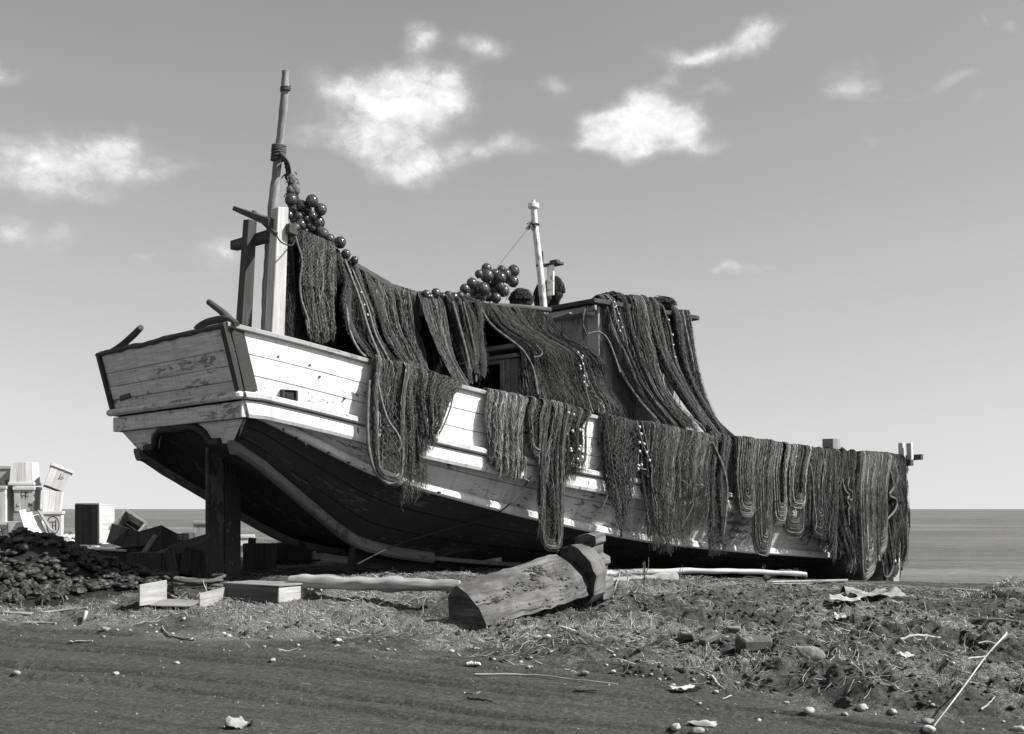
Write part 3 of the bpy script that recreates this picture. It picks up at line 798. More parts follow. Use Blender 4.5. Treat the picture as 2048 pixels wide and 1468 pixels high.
# scupper box in the white side
mb = MB(); u0, u1 = u_of(560, 1.84), u_of(592, 1.85)
sv = float(vA(u0))
for (a, b_, z0, z1) in ((u0, u1, 779, 781.5), (u0, u0 + .03, 779, 799), (u1 - .03, u1, 782, 803), (u0, u1, 797, 800)):
    za_, zb_ = zpix(z0, depth(a, sv)), zpix(z1, depth(b_, sv))
    add_hex(mb, [[[W3(u, v, z) for z in (zb_, za_)] for v in (sv - .03, sv + .045)] for u in (a, b_)], .003)
add_hex(mb, [[[W3(u, v, z) for z in (zpix(799, depth(u0, sv)), zpix(780, depth(u0, sv)))] for v in (sv - .03, sv + .02)] for u in (u0 + .02, u1)], .003, .3)
mb.build('scupper', M['trim_dark'], BOAT)
for (px, py) in ((557, 713), (575, 790), (640, 753), (690, 797), (620, 730), (596, 875), (612, 888), (570, 858), (660, 905), (700, 925), (1040, 1010), (880, 985), (900, 930), (946, 925)):
    vv = float(vA(u_of(px, 1.9))) + (.02 if py < 800 else .0)
    p = Pv(px, py, vv); mb = MB(); tube(mb, np.array([p - N2 * .05, p + N2 * .005]), .014, 6); mb.build('bolt_head', M['black'], BOAT)

# ------------------------------------------------------------------ gallows frame and stern pole
ug = .95
mb = MB(); beam(mb, Pu(484, 700, ug), Pu(500, 440, ug), .15, .16, up=D2, jit=.006, h2=.12); mb.build('gallows_post', M['wood_dark'], BOAT)  # darker wood paints in the shade of this post
mb = MB(); beam(mb, Pu(548, 690, ug), Pu(561, 417, ug), .16, .20, up=D2, jit=.006, h2=.16); mb.build('gallows_post', M['wood_light'], BOAT)
mb = MB(); beam(mb, Pu(468, 492, ug + .1), Pu(586, 457, ug + .1), .12, .125, jit=.006); mb.build('gallows_beam', M['wood_dark'], BOAT)
mb = MB(); beam(mb, Pu(472, 418, ug - .15), Pu(545, 446, ug - .1), .10, .06, jit=.005, w2=.14, h2=.1)
beam(mb, Pu(506, 424, ug - .1), Pu(552, 468, ug - .1), .05, .06, jit=.004); mb.build('gallows_cleat', M['wood_dark'], BOAT)
pole = MB()
pp = [Pu(531, 690, ug + .3), Pu(537, 560, ug + .3), Pu(546, 420, ug + .3), Pu(553, 340, ug + .3), Pu(562, 260, ug + .3), Pu(569, 190, ug + .3), Pu(571, 142, ug + .3)]
PP = spline(pp, 48); rr = np.interp(np.linspace(0, 1, 48), [0, .45, .8, 1], [.075, .07, .055, .045])
rr = rr * (1 + .05 * np.sin(np.arange(48) * 1.9) + .04 * np.sin(np.arange(48) * .8)); rr[-3] *= 1.2
tube(pole, PP, rr, 10, wob=.1)
sp = pole.build('stern_pole', M['wood'], BOAT)
lash = MB()
c0 = Pu(557, 306, ug + .3)
a = np.linspace(0, 12 * np.pi, 120); zc = (a / 6.28 - 3) * .033
tube(lash, np.stack([c0[0] + .082 * np.cos(a) + zc * .1, c0[1] + .082 * np.sin(a), c0[2] + zc + .015 * np.sin(a * 1.15)], 1), .018, 6, twist=90, amp=.15)
lash.build('lashing', M['rope_dark'], sp)
c1 = Pu(571, 172, ug + .3); lash = MB(); a = np.linspace(0, 6 * np.pi, 60)
tube(lash, np.stack([c1[0] + .06 * np.cos(a), c1[1] + .06 * np.sin(a), c1[2] - a / 6.28 * .022 + .01 * np.sin(a * 1.1)], 1), .012, 5)
lash.build('lashing', M['rope_dark'], sp)

# ------------------------------------------------------------------ ridge line, deckhouse, wheelhouse
VR = .55
RIDGE = [(590,462),(660,492),(720,530),(770,562),(800,577),(870,590),(960,602),(1040,606),(1100,612)]
rp = MB(); tube(rp, smooth_path([Pv(a, b + 8, VR) for a, b in RIDGE], 40), .045, 8); rp.build('ridge_pole', M['wood_dark'], BOAT)
def boxhouse(name, u0, u1, v0, v1, z0, z1, mat, boards=6, face='both'):
    mb = MB()
    nb = boards
    for q in range(nb):          # stern face boards
        a = v0 + (v1 - v0) * q / nb + .004; b_ = v0 + (v1 - v0) * (q + 1) / nb - .004
        add_hex(mb, [[[W3(u, v, z) for z in (z0, z1)] for v in (a, b_)] for u in (u0, u0 + .04)], .005, 1 + (rnd.random() - .5) * .5)
    mb.build(name, mat, BOAT); mb = MB()
    ns = max(3, int((u1 - u0) / .28))
    for v in (v1, v0):
        for q in range(ns):
            a = u0 + .045 + (u1 - u0 - .05) * q / ns + .003; b_ = u0 + .045 + (u1 - u0 - .05) * (q + 1) / ns - .003
            add_hex(mb, [[[W3(u, vv, z) for z in (z0, z1)] for vv in ((v - .04, v) if v == v1 else (v, v + .04))] for u in (a, b_)], .005, 1 + (rnd.random() - .5) * .5)
    add_hex(mb, [[[W3(u, v, z) for z in (z0, z1)] for v in (v0 + .045, v1 - .045)] for u in (u1 - .04, u1)], .004)
    return mb.build(name, M['cabin_paint'], BOAT)
# wheelhouse
VW = 1.25
uw0, uw1 = u_of(1197, VW), u_of(1380, VW)
zw1 = zpix(612, depth(uw0, VW)); zw0 = float(zA(uw0)) - .55
wv0 = -1.25
boxhouse('wheelhouse_wall', uw0, uw1, wv0, VW, zw0, zw1, M['wheelhouse_paint'], 9)
mb = MB()
c = [[[W3(u, v, z) for z in (zw1 + .01, zw1 + .09)] for v in (wv0 - .15, VW + .12)] for u in (uw0 - .22, uw1 + .12)]
add_hex(mb, c, .015); wr = mb.build('wheelhouse_roof', M['trim_dark'], BOAT)
mb = MB(); beam(mb, W3(uw0 - .16, wv0, zw1 - .06), W3(uw0 - .16, VW + .1, zw1 - .06), .05, .09)
beam(mb, W3(uw0 - .2, VW - .12, zw1 - .08), W3(uw0 - .02, VW - .12, zw1 - .08), .14, .14); mb.build('roof_bracket', M['cabin_paint'], wr)
mb = MB(); pz_ = Pv(1364, 632, .95); beam(mb, np.array([pz_[0], pz_[1], zw0]), pz_, .16, .16, up=D2); mb.build('net_post', M['wood_dark'], BOAT)
# side window shutter board
mb = MB(); p = Pv(1291, 735, VW + .02); add_box(mb, p, D2 * .22, N2 * .03, UZ * .5, .006); mb.build('window_shutter', M['hull_white'], BOAT)
mb = MB(); a = Pv(1215, 690, VW - .6)
# little slanted board by the stern face
beam(mb, Pu(1112, 640, uw0 - .3), Pu(1150, 628, uw0 - .25), .3, .03, up=UZ); mb.build('weather_board', M['cabin_paint'], BOAT)
# low deckhouse with an open window
VD = 1.15
ud0 = u_of(1034, VD); zd1 = zpix(697, depth(ud0, VD)); zf = float(zA(ud0)) - .55
mb = MB()
vw0, vw1 = v_of(962, ud0), v_of(1003, ud0)
zw_t, zw_b = zpix(722, depth(ud0, VD)), zpix(800, depth(ud0, VD))
for (a, b_, z0, z1) in ((-1.1, vw0 - .02, zf, zd1), (vw0 - .02, vw1, zw_t, zd1), (vw0 - .02, vw1, zf, zw_b - .15)):
    add_hex(mb, [[[W3(u, v, z) for z in (z0, z1)] for v in (a, b_ - .002)] for u in (ud0 + .06, ud0 + .1)], .004)
add_hex(mb, [[[W3(u, v, z) for z in (zf, zd1)] for v in (VD - .05, VD - .005)] for u in (ud0 + .12, uw0 - .01)], .004)
add_hex(mb, [[[W3(u, v, z) for z in (zf, zd1)] for v in (-1.1, -1.06)] for u in (ud0 + .12, uw0 - .01)], .004)
mb.build('deckhouse_wall', M['wood_dark'], BOAT)
mb = MB(); add_hex(mb, [[[W3(u, v, z) for z in (zd1 + .005, zd1 + .07)] for v in (-1.2, VD + .06)] for u in (ud0 - .12, uw0 - .02)], .012)
add_hex(mb, [[[W3(u, v, z) for z in (zd1 - .13, zd1 - .07)] for v in (-1.15, VD + .03)] for u in (ud0 - .06, ud0 + .05)], .012)
mb.build('deckhouse_roof', M['cabin_paint'], BOAT)
mb = MB()
for q, (va, vb, uo) in enumerate(((vw1, vw1 + .09, .0), (vw1 + .10, vw1 + .19, .02), (vw1 + .20, VD, .04))):
    add_hex(mb, [[[W3(u, v, z) for z in (zf, zd1 - .14)] for v in (va, vb)] for u in (ud0 + uo - .04, ud0 + .07)], .01, 1 - q * .15)
add_hex(mb, [[[W3(u, v, z) for z in (zw_t, zw_t + .06)] for v in (vw0, vw1 - .003)] for u in (ud0 - .01, ud0 + .055)], .008)
mb.build('window_frame', M['cabin_paint'], BOAT)

# white mast with its lamp board
um = u_of(1088, .35)
mp = [Pv(1094, 690, .35), Pv(1086, 600, .35), Pv(1080, 540, .35), Pv(1071, 460, .35), Pv(1067, 412, .35)]
mb = MB(); PPm = resample(mp, 24); tube(mb, PPm, np.linspace(.062, .05, 24), 12, wob=.04)
mast = mb.build('mast', M['white_post'], BOAT)
mb = MB(); c = Pv(1067, 411, .35)
tube(mb, np.array([c - UZ * .045, c - UZ * .03, c + UZ * .03, c + UZ * .04]), [.08, .088, .088, .06], 14, smooth=False)
tube(mb, np.array([c + UZ * .04, c + UZ * .085]), .03, 8); mb.build('mast_cap', M['white_post'], mast)
mb = MB(); c = Pv(1062, 449, .35)
for q in range(26):
    d_ = rng.normal(0, 1, 3); d_ = unit(d_ + (0, 0, -.4)); tube(mb, np.array([c, c + d_ * .04, c + d_ * (.06 + .05 * rng.random()) - UZ * .02]), .008, 4)
a = np.linspace(0, 2 * np.pi, 16); cm = Pv(1070, 449, .35)
tube(mb, np.stack([cm[0] + .065 * np.cos(a), cm[1] + .065 * np.sin(a), cm[2] + 0 * a], 1), .014, 6)
mb.build('lashing', M['rope_dark'], mast)
mb = MB(); p = Pv(1096, 560, .35) + D2 * .06; add_box(mb, p, D2 * .035, N2 * .15, UZ * .5, .006); mb.build('lamp_board', M['hull_white'], mast)
mb = MB(); p = Pv(1102, 528, .35) + D2 * .06; add_box(mb, p, N2 * .34, D2 * .16, UZ * .045, .008); beam(mb, Pv(1073, 531, .35), Pv(1090, 528, .35), .05, .03)
add_box(mb, p + UZ * .045 + N2 * .03, N2 * .16, D2 * .1, UZ * .04, .006); tube(mb, np.array([Pv(1086, 525, .37), Pv(1085, 502, .37)]), .012, 6); mb.build('lamp_shelf', M['wood_dark'], mast)
mb = MB(); tube(mb, smooth_path([Pv(1062, 450, .35), Pv(1030, 490, .38), Pv(998, 530, .4), Pv(985, 548, .42)], 12), .009, 5)
mb.build('stay_line', M['rope'], mast)

# bow fittings
mb = MB(); ub = u_of(1662, .1); beam(mb, Pv(1663, 930, .1), Pv(1662, 878, .1), .26, .24, up=D2, w2=.29, h2=.27, jit=.006); mb.build('bow_bitt', M['wood'], BOAT)
mb = MB(); p = Pv(1690, 907, .0); tube(mb, np.array([p - N2 * .1, p + N2 * .05]), .06, 9); mb.build('bow_roller', M['wood_dark'], BOAT)
ue = LB + .02
for px in (1803, 1820):
    mb = MB(); beam(mb, Pu(px + 1, 922, ue), Pu(px, 886, ue), .12, .11, up=D2, jit=.004); mb.build('stem_head', M['wood_light'], BOAT)
mb = MB(); beam(mb, Pu(1776, 929, ue - .1), Pu(1824, 925, ue - .12), .13, .14, jit=.004); mb.build('bow_timber', M['wood_dark'], BOAT)
mb = MB(); beam(mb, Pu(1800, 917, ue + .15), Pu(1844, 914, ue + .15), .13, .13, jit=.004); mb.build('bow_timber', M['wood_dark'], BOAT)
# ------------------------------------------------------------------ nets
OUTW = unit(N2 * 1.0 + UZ * .12)
class Surf:
    """a sheet between two guide lines; eval(s, t) with s across and t down"""
    def __init__(s, Lp, Rp, n=60):
        s.L = spline(Lp, n); s.R = spline(Rp, n); s.n = n
    def ev(s, S, T, off=0.):
        S = np.asarray(S, float); T = np.clip(np.asarray(T, float), 0, 1.12) * (s.n - 1)
        x = np.arange(s.n)
        def g(P):
            base = np.stack([np.interp(np.minimum(T, s.n - 1), x, P[:, i]) for i in range(3)], -1)
            ex = np.maximum(T - (s.n - 1), 0)[..., None]
            return base + ex * (P[-1] - P[-2])
        A, B = g(s.L), g(s.R)
        o = unit(np.cross(B - A, g2(s, T, A)) )
        return A + (B - A) * S[..., None] + OUTW * np.asarray(off)[..., None]
def g2(s, T, A): return np.ones_like(A)
def wob(K, n, amp, fr=3.):
    t = np.linspace(0, 1, n)[None]
    p = rng.random((K, 3)) * 6.28; f = rng.uniform(.5, 1.5, (K, 3)) * np.array([1, 2, 3.7]) * fr / 3
    return amp * (np.sin(6.28 * f[:, :1] * t + p[:, :1]) + .5 * np.sin(6.28 * f[:, 1:2] * t + p[:, 1:2]) + .3 * np.sin(6.28 * f[:, 2:] * t + p[:, 2:])) / 1.8
def fold(mb, P, rad, ns, tint=.1, r=.0035, spread=3.6, flat=.8, zig=0., jag=0., fuzz=0, core=True, twist=0.):
    """one hanging fold of bunched netting: a dark core under many twines"""
    P = np.asarray(P, float); n = len(P); rad = np.broadcast_to(np.asarray(rad, float), (n,))
    T = unit(np.gradient(P, axis=0))
    O = unit(OUTW[None] - T * (T @ OUTW)[:, None]); B = np.cross(T, O)
    if core: 
        a = np.linspace(0, 2 * np.pi, 9)[:-1]
        V = P[:, None] + (rad * .82)[:, None, None] * (np.cos(a)[None, :, None] * O[:, None] * flat + np.sin(a)[None, :, None] * B[:, None])
        i = np.arange(n - 1)[:, None] * 8; j = np.arange(8)[None]; k = (j + 1) % 8
        mb.add(V.reshape(-1, 3), np.stack([i + j, i + k, i + 8 + k, i + 8 + j], -1).reshape(-1, 4), None, tint * .55, True)
    d = np.concatenate(([0], np.cumsum(np.linalg.norm(np.diff(P, axis=0), axis=1))))
    A = np.linspace(-spread / 2, spread / 2, ns)[:, None] + rng.normal(0, .18, (ns, 1)) + wob(ns, n, .22) + twist * d[None]
    Rr = rad[None] * (.9 + .16 * rng.random((ns, 1)) + wob(ns, n, .09, 5))
    if zig: A = A + zig * np.where((np.arange(ns)[:, None] + np.arange(n)[None]) % 2, .5, -.5)
    Q = P[None] + Rr[..., None] * (np.cos(A)[..., None] * O[None] * flat + np.sin(A)[..., None] * B[None])
    if jag: Q = Q + rng.normal(0, jag, Q.shape)
    strands(mb, Q, r * rng.uniform(.75, 1.3, ns), tint * rng.uniform(.55, 1.75, ns))
    if fuzz:
        i = rng.integers(1, n - 1, fuzz); a = rng.uniform(-2.2, 2.2, fuzz)
        st = P[i] + rad[i, None] * (np.cos(a)[:, None] * O[i] * flat + np.sin(a)[:, None] * B[i])
        dr = unit(np.cos(a)[:, None] * O[i] + np.sin(a)[:, None] * B[i] + rng.normal(0, .6, (fuzz, 3)))
        ln = rng.uniform(.012, .045, fuzz)[:, None]
        H = np.stack([st, st + dr * ln * .6, st + dr * ln - UZ * ln * .4], 1)
        strands(mb, H, .002, tint * rng.uniform(.8, 2.2, fuzz))
def sheet(mb, sf, t_end, tint, off=-.035, ns=26, nt=40, wave=.03, freq=5, tst=0.):
    """the inner layer of a drape, so that it is not see-through"""
    S = np.linspace(.02, .98, ns)[None] + np.zeros((nt, 1))
    te = t_end(np.linspace(.02, .98, ns))[None]
    T = tst + (te - tst) * np.linspace(0, 1, nt)[:, None]
    V = sf.ev(S, T, off + wave * np.sin(S * 6.28 * freq + 2 * np.sin(T * 3)) + wave * .6 * np.sin(S * 23 + T * 5))
    i = np.arange(nt - 1)[:, None] * ns; j = np.arange(ns - 1)[None]
    mb.add(V.reshape(-1, 3), np.stack([i + j, i + ns + j, i + ns + j + 1, i + j + 1], -1).reshape(-1, 4), None, tint, True)
def rope(mb, P, r, n=60, tint=1., turns=None, smooth_it=True):
    P = spline(P, n) if smooth_it else resample(P, n)
    tube(mb, P, r, 9, tint, twist=2 * np.pi / (r * 7) if turns is None else turns, amp=.16, lobes=3)

class FoldField:
    """hanging folds: rounded ridges of uneven width that wander and merge downward"""
    def __init__(s, nf, amp, fine=3.1, wander=.5):
        s.nf = nf * .8; s.amp = amp * 1.45; s.fine = fine; s.wander = wander
        s.seed = rnd.randint(0, 200); s.ph = rng.random(4) * 6.28
    def h(s, S, T):
        x = S * s.nf
        x = x + s.wander * 1.6 * vnoise(x * .55 + 0 * T, T * 1.3, s.seed) + 1.1 * vnoise(x * .8, 0 * T + .3, s.seed + 3) + s.ph[0]
        r1 = np.abs(np.sin(np.pi * x)) ** .55
        a1 = .65 + 1.2 * vnoise(np.floor(x) * .73 + .5, T * .8, s.seed + 7)
        y = x * s.fine + .9 * vnoise(x * 2, T * 3, s.seed + 11)
        r2 = np.abs(np.sin(np.pi * y)) ** .7
        low = vnoise(S * 2.3, T * 1.2, s.seed + 15)
        return s.amp * np.clip(T / .14, .25, 1) * (r1 * a1 + .32 * r2 + .8 * low - .45) + .012 * vnoise(S * 40, T * 14, s.seed + 17)
def cloth(mb, sf, t_end, tint, nf=6, amp=.05, K=210, npt=46, r=.0034, tst=0., zig=.006, fine=3.1, wander=.5, rag=.02, back=True, off=0., spread=.35, fuzz=0, fr=None, s0=0., s1=1., hem=.07, bt=.985, diag=.8, hemv=.07, tang=.55):
    """a curtain of netting: a dark inner layer and hundreds of twines riding on its folds"""
    F = fr or FoldField(nf, amp, fine, wander)
    t_in = t_end; t_end = lambda s: np.asarray(t_in(s)) * (1 + hemv * 2 * vnoise(np.asarray(s, float) * nf * 1.7 + .5, 0 * np.asarray(s, float) + .37, F.seed + 5))
    def pos(S, T, te, o):
        u = np.clip((T / te - (1 - hem)) / hem, 0, 1.3)
        tail = -.5 * amp * u ** 2
        return sf.ev(np.clip(S, -.03, 1.03), T, F.h(S, T) + o + off + tail - .35 * amp * np.clip((np.abs(2 * S - 1) - .8) / .2, 0, 1))
    if back:
        ns, nt = 96, 46
        sx_ = np.linspace(s0 + .005, s1 - .005, ns); te = t_end(sx_)[None] * bt
        S = sx_[None] + np.zeros((nt, 1)); T = tst + (te - tst) * np.linspace(0, 1, nt)[:, None]
        V = pos(S, T, te, -.012)
        i = np.arange(nt - 1)[:, None] * ns; j = np.arange(ns - 1)[None]
        mb.add(V.reshape(-1, 3), np.stack([i + j, i + ns + j, i + ns + j + 1, i + j + 1], -1).reshape(-1, 4), None, (tint * (.75 + .9 * vnoise(S * 60, T * 4, F.seed))).reshape(-1), True)
    s = np.sort(s0 + (s1 - s0) * rng.random(K)); te = (t_end(s) * (1 + rag * rng.normal(0, 1, K)))[:, None]
    T = tst + (te - tst) * np.clip(np.linspace(0, 1, npt)[None] + rng.uniform(-.6, .6, (K, 1)) / npt * np.sin(np.pi * np.linspace(0, 1, npt))[None], 0, 1)
    S = s[:, None] + wob(K, npt, spread / nf, 2) * np.linspace(.15, 1, npt)[None] * .6
    S = S + tang / nf * np.minimum(T * 4, 1) * (vnoise(S * nf * 1.6, T * 4.5, F.seed + 21) + .5 * vnoise(S * nf * 3.5, T * 10, F.seed + 23))
    Q = pos(S, T, te, rng.uniform(-.008, .012, (K, 1)))
    if zig:
        d = unit(sf.ev(np.ones(1), np.array([.3])) - sf.ev(np.zeros(1), np.array([.3])))[0]
        z = zig * rng.normal(0, 1., (K, npt))
        Q = Q + z[..., None] * d + OUTW * (rng.normal(0, zig * .5, (K, npt))[..., None])
    strands(mb, Q, r * rng.uniform(.7, 1.35, K), tint * np.exp(rng.normal(.3, .55, K) + 1.5 * vnoise(s * nf * 1.3, 0 * s + .2, F.seed + 9)))
    kd = int(K * diag)
    if kd:          # slanting twines of the mesh
        sd_ = s0 + (s1 - s0) * rng.random(kd); t0_ = tst + (t_end(sd_) - tst) * rng.uniform(0, .95, kd); ln_ = rng.uniform(.05, .2, kd)
        x = np.linspace(0, 1, 10)[None]; Td = np.minimum((t0_ + 0 * ln_)[:, None] + ln_[:, None] * x, t_end(sd_)[:, None]); Sd = sd_[:, None] + rng.choice([-1, 1], (kd, 1)) * rng.uniform(.03, .2, (kd, 1)) * x * (s1 - s0)
        Sd = np.clip(Sd, s0, s1)
        strands(mb, pos(Sd, Td, t_end(sd_)[:, None], rng.uniform(.0, .014, (kd, 1))) + rng.normal(0, .003, (kd, 10, 3)), r * rng.uniform(.7, 1.2, kd), tint * np.exp(rng.normal(.3, .5, kd)))
    if fuzz:
        sf_ = s0 + (s1 - s0) * rng.random(fuzz); tf = t_end(sf_) * rng.uniform(tst, 1, fuzz)
        st = pos(sf_, tf, t_end(sf_), 0 * sf_); dr = unit(rng.normal(0, .7, (fuzz, 3)) + OUTW); ln = rng.uniform(.012, .05, fuzz)[:, None]
        strands(mb, np.stack([st, st + dr * ln * .6, st + dr * ln - UZ * ln * .5], 1), .0021, tint * rng.uniform(.8, 2.4, fuzz))
    return F
def bight(mb, sf, c, hw, tb, tint, K=130, amp=.05, npt=54, r=.0034, q0=.08, drop=.3, zig=.005):
    """one U-shaped bight of bunched netting: twines nested one inside the other"""
    q = np.sort(q0 + (1 - q0) * rng.random(K) ** .8)
    a = np.linspace(-1, 1, npt)[None]
    w_ = hw * q[:, None]; tq = tb * (1 - drop * (1 - q[:, None]) ** 1.2) * (1 + .012 * rng.normal(0, 1, (K, 1)))
    S = c + w_ * np.sign(a) * np.minimum(1, np.abs(a) / .16) ** .5 * (1 + .04 * wob(K, npt, 1, 2))
    T = tq * (1 - np.maximum(0, np.abs(a) - .0) ** 1.0 * 1.0)
    T = tq * np.where(np.abs(a) < .16, 1 - .09 * (1 - np.sqrt(np.maximum(0, 1 - (np.abs(a) / .16) ** 2))), .91 * (1 - (np.abs(a) - .16) / .84))
    x = q[:, None] * 5
    o = amp * (1 - q[:, None] ** 2) * .6 + amp * .6 * np.abs(np.sin(np.pi * (x + .3 * vnoise(x, a * 2, 5)))) ** .6 + rng.uniform(-.006, .01, (K, 1)) + .055
    Q = sf.ev(S, T, o + 0 * S) + rng.normal(0, zig * .6, (K, npt, 1)) * OUTW
    d = unit(sf.ev(np.ones(1), np.array([.3])) - sf.ev(np.zeros(1), np.array([.3])))[0]
    Q = Q + (zig * rng.normal(0, 1, (K, npt)))[..., None] * d
    strands(mb, Q, r * rng.uniform(.7, 1.35, K), tint * 1.35 * np.exp(rng.normal(.2, .5, K)))
def dense(P, step=.018):
    L = np.linalg.norm(np.diff(P, axis=0), axis=1).sum(); return max(12, int(L / step))
def vadd(P, off):
    return np.array([p + OUTW * off for p in P])

def guide(pts):
    """(px, py, v) points; v None = hanging just outside the gunwale"""
    out = []
    for p in pts:
        out.append(Pv(*p))
    return np.array(out)
_us = UG; _vs = vA(UG)
def hang_u(px, off):
    vv = _vs + off; X = O0[0] + UG * CP + vv * SP; Yd = O0[1] + UG * SP - vv * CP
    return float(np.interp(px, CX + FPX * X / Yd, UG))
def Ph(px, py, off=.13):
    u = hang_u(px, off); v = float(vA(u)) + off
    return W3(u, v, zpix(py, depth(u, v)))
def gun_guide(px0, px1, py1, off=.13, mid=None):
    """over the gunwale at px0 and down to (px1, py1)"""
    u = hang_u(px0, .0); v = float(vA(u)); z = float(zA(u))
    top = [W3(u, v - .16, z + .03), W3(u, v - .03, z + .085), W3(u, v + .09, z + .04)]
    low = [Ph(px0 + (px1 - px0) * .25, HY + 0, off)]
    ztop = z + .06; e = Ph(px1, py1, off)
    pts = top
    for f in (.3, .65, 1.0):
        pxm = px0 + (px1 - px0) * f if mid is None else np.interp(f, [0, .5, 1], [px0, mid, px1])
        q = Ph(pxm, HY, off); q[2] = ztop + (e[2] - ztop) * f; pts.append(q)
    return np.array(pts)

def net(name_label, cat='fishing net', group=None):
    return name_label
def drape_lines(mb, sf, nf, t_end, r0, ns, tint, npt=34, r=.0035, order=1., zig=0., fuzz=30, tst=0., taper=.35, jit=.25, flat=.75, spread=3.4, flare=0.):
    """cords: separate thick bunches of netting side by side"""
    S = (np.arange(nf) + .5) / nf + rng.normal(0, jit / nf, nf)
    S = np.clip(S, .02, .98)
    for q, s in enumerate(S):
        t = np.linspace(tst, min(1.1, float(t_end(np.array([s]))[0]) * rng.uniform(.9, 1.03)), npt)
        ss = s + wob(1, npt, .45 / nf, 2)[0] * np.linspace(.3, 1, npt)
        rad = r0 * rng.uniform(.6, 1.3) * (1 + .4 * wob(1, npt, 1, 3)[0]) * np.interp(np.linspace(0, 1, npt), [0, .08, .8, 1], [.8, 1, 1 + flare, taper + flare])
        P = sf.ev(ss, t, rng.uniform(.0, .05) + .02 * wob(1, npt, 1, 3)[0])
        fold(mb, P, np.maximum(rad, .006), ns, tint * rng.uniform(.7, 1.3), r, spread, flat, .25, .003, fuzz, twist=rng.uniform(-2.5, 2.5))
def mesh_net(mb, sf, s0, s1, t0, t1, cell=.05, tint=.14, r=.003, off=.05, bag=.04, jag=.004):
    """open diamond netting, knotted: neighbouring twines meet in turn"""
    Wd = np.linalg.norm(sf.ev(np.array([s1]), np.array([(t0 + t1) / 2])) - sf.ev(np.array([s0]), np.array([(t0 + t1) / 2])))
    Hd = np.linalg.norm(sf.ev(np.array([s0]), np.array([t0])) - sf.ev(np.array([s0]), np.array([t1])))
    K = max(4, int(Wd / cell)); n = max(6, int(Hd / (cell * .9)))
    z = np.where((np.arange(K)[:, None] + np.arange(n)[None]) % 2, .46, -.46)
    S = s0 + (s1 - s0) * (np.arange(K)[:, None] + .5 + z + rng.normal(0, .06, (K, n))) / K
    T = t0 + (t1 - t0) * np.linspace(0, 1, n)[None] + 0 * S
    u = (S - s0) / (s1 - s0)
    Q = sf.ev(np.clip(S, 0, 1), T, off + bag * np.sin(np.pi * np.clip(u, 0, 1)) * np.sin(np.pi * np.clip((T - t0) / (t1 - t0), 0, 1)))
    Q = Q + rng.normal(0, jag, Q.shape)
    strands(mb, Q, r, tint * rng.uniform(.8, 1.5, K))
def fringe(mb, sf, s0, s1, t, n, tint, ln=.18):
    s = rng.uniform(s0, s1, n); t0 = t - rng.uniform(0, .12, n)
    st = sf.ev(s, t0, rng.uniform(-.03, .05, n))
    dr = np.stack([rng.normal(0, .05, n), rng.normal(0, .05, n), -rng.uniform(.3, 1, n)], 1) * ln
    H = np.stack([st, st + dr * .35 + rng.normal(0, .012, (n, 3)), st + dr * .7 + rng.normal(0, .02, (n, 3)), st + dr], 1)
    strands(mb, H, .0022, tint * rng.uniform(.7, 1.8, n))
def round_end(t1, k=.25, p=2.): return lambda s: t1 * (1 - k * np.abs(2 * np.asarray(s) - 1) ** p)
def flat_end(t1=1., ragged=.0): return lambda s: t1 * (1 - ragged * (.5 + .5 * np.sin(np.asarray(s) * 37)))

NETS = 0
class Net:
    def __init__(s, label, sf, group):
        s.label = label; s.sf = sf; s.mb = MB(); s.ropes = []; s.floats = []; s.group = group
    def rope(s, pts, r=.014, tint=1., dark=False): s.ropes.append((pts, r, tint, dark)); return s
    def beads(s, pts, r=.03): s.floats += [(p, r) for p in pts]; return s
    def done(s, anchor=None):
        V = np.concatenate(s.mb.v); a = np.array([V[:, 0].mean(), V[:, 1].mean(), V[:, 2].min()])
        o = thing('fishing_net', a, s.label, 'fishing net', s.group)
        s.mb.build('netting', M['net'], o)
        for pts, r, tint, dark in s.ropes:
            m = MB(); P = np.asarray(pts, float); rope(m, P, r, dense(P, .016), tint); m.build('rope', M['rope_dark' if dark else 'rope'], o)
        for p, r in s.floats:
            m = MB(); d = unit(rng.normal(0, 1, 3) + (0, 0, 1.5))
            tube(m, np.array([p - d * r, p - d * r * .8, p - d * r * .3, p + d * r * .3, p + d * r * .8, p + d * r]), np.array([.25, .7, 1, 1, .7, .25]) * r * .85, 9)
            m.build('net_float', M['bead'], o)
        return o
GU = 'nets draped from the ridge of the boat'
GG = 'nets hanging over the gunwale'
TD = .042   # tarred twine
# ---- from the gallows beam and ridge down to the deck or gunwale
def U(label, L, R_): return Net(label, Surf(guide(L), guide(R_)), GU)
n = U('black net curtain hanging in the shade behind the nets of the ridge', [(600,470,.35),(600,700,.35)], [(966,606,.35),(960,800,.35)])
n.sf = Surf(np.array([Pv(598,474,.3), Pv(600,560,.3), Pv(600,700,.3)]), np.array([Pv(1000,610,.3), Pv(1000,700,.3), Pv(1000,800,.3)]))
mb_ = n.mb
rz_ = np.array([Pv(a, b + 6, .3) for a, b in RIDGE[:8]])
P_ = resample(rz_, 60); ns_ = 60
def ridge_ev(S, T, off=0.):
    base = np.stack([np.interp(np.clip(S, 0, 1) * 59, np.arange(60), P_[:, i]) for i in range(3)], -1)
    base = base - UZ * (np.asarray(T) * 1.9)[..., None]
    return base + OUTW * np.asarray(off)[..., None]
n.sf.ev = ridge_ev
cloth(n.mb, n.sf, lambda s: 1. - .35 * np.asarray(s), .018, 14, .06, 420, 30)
n.done()

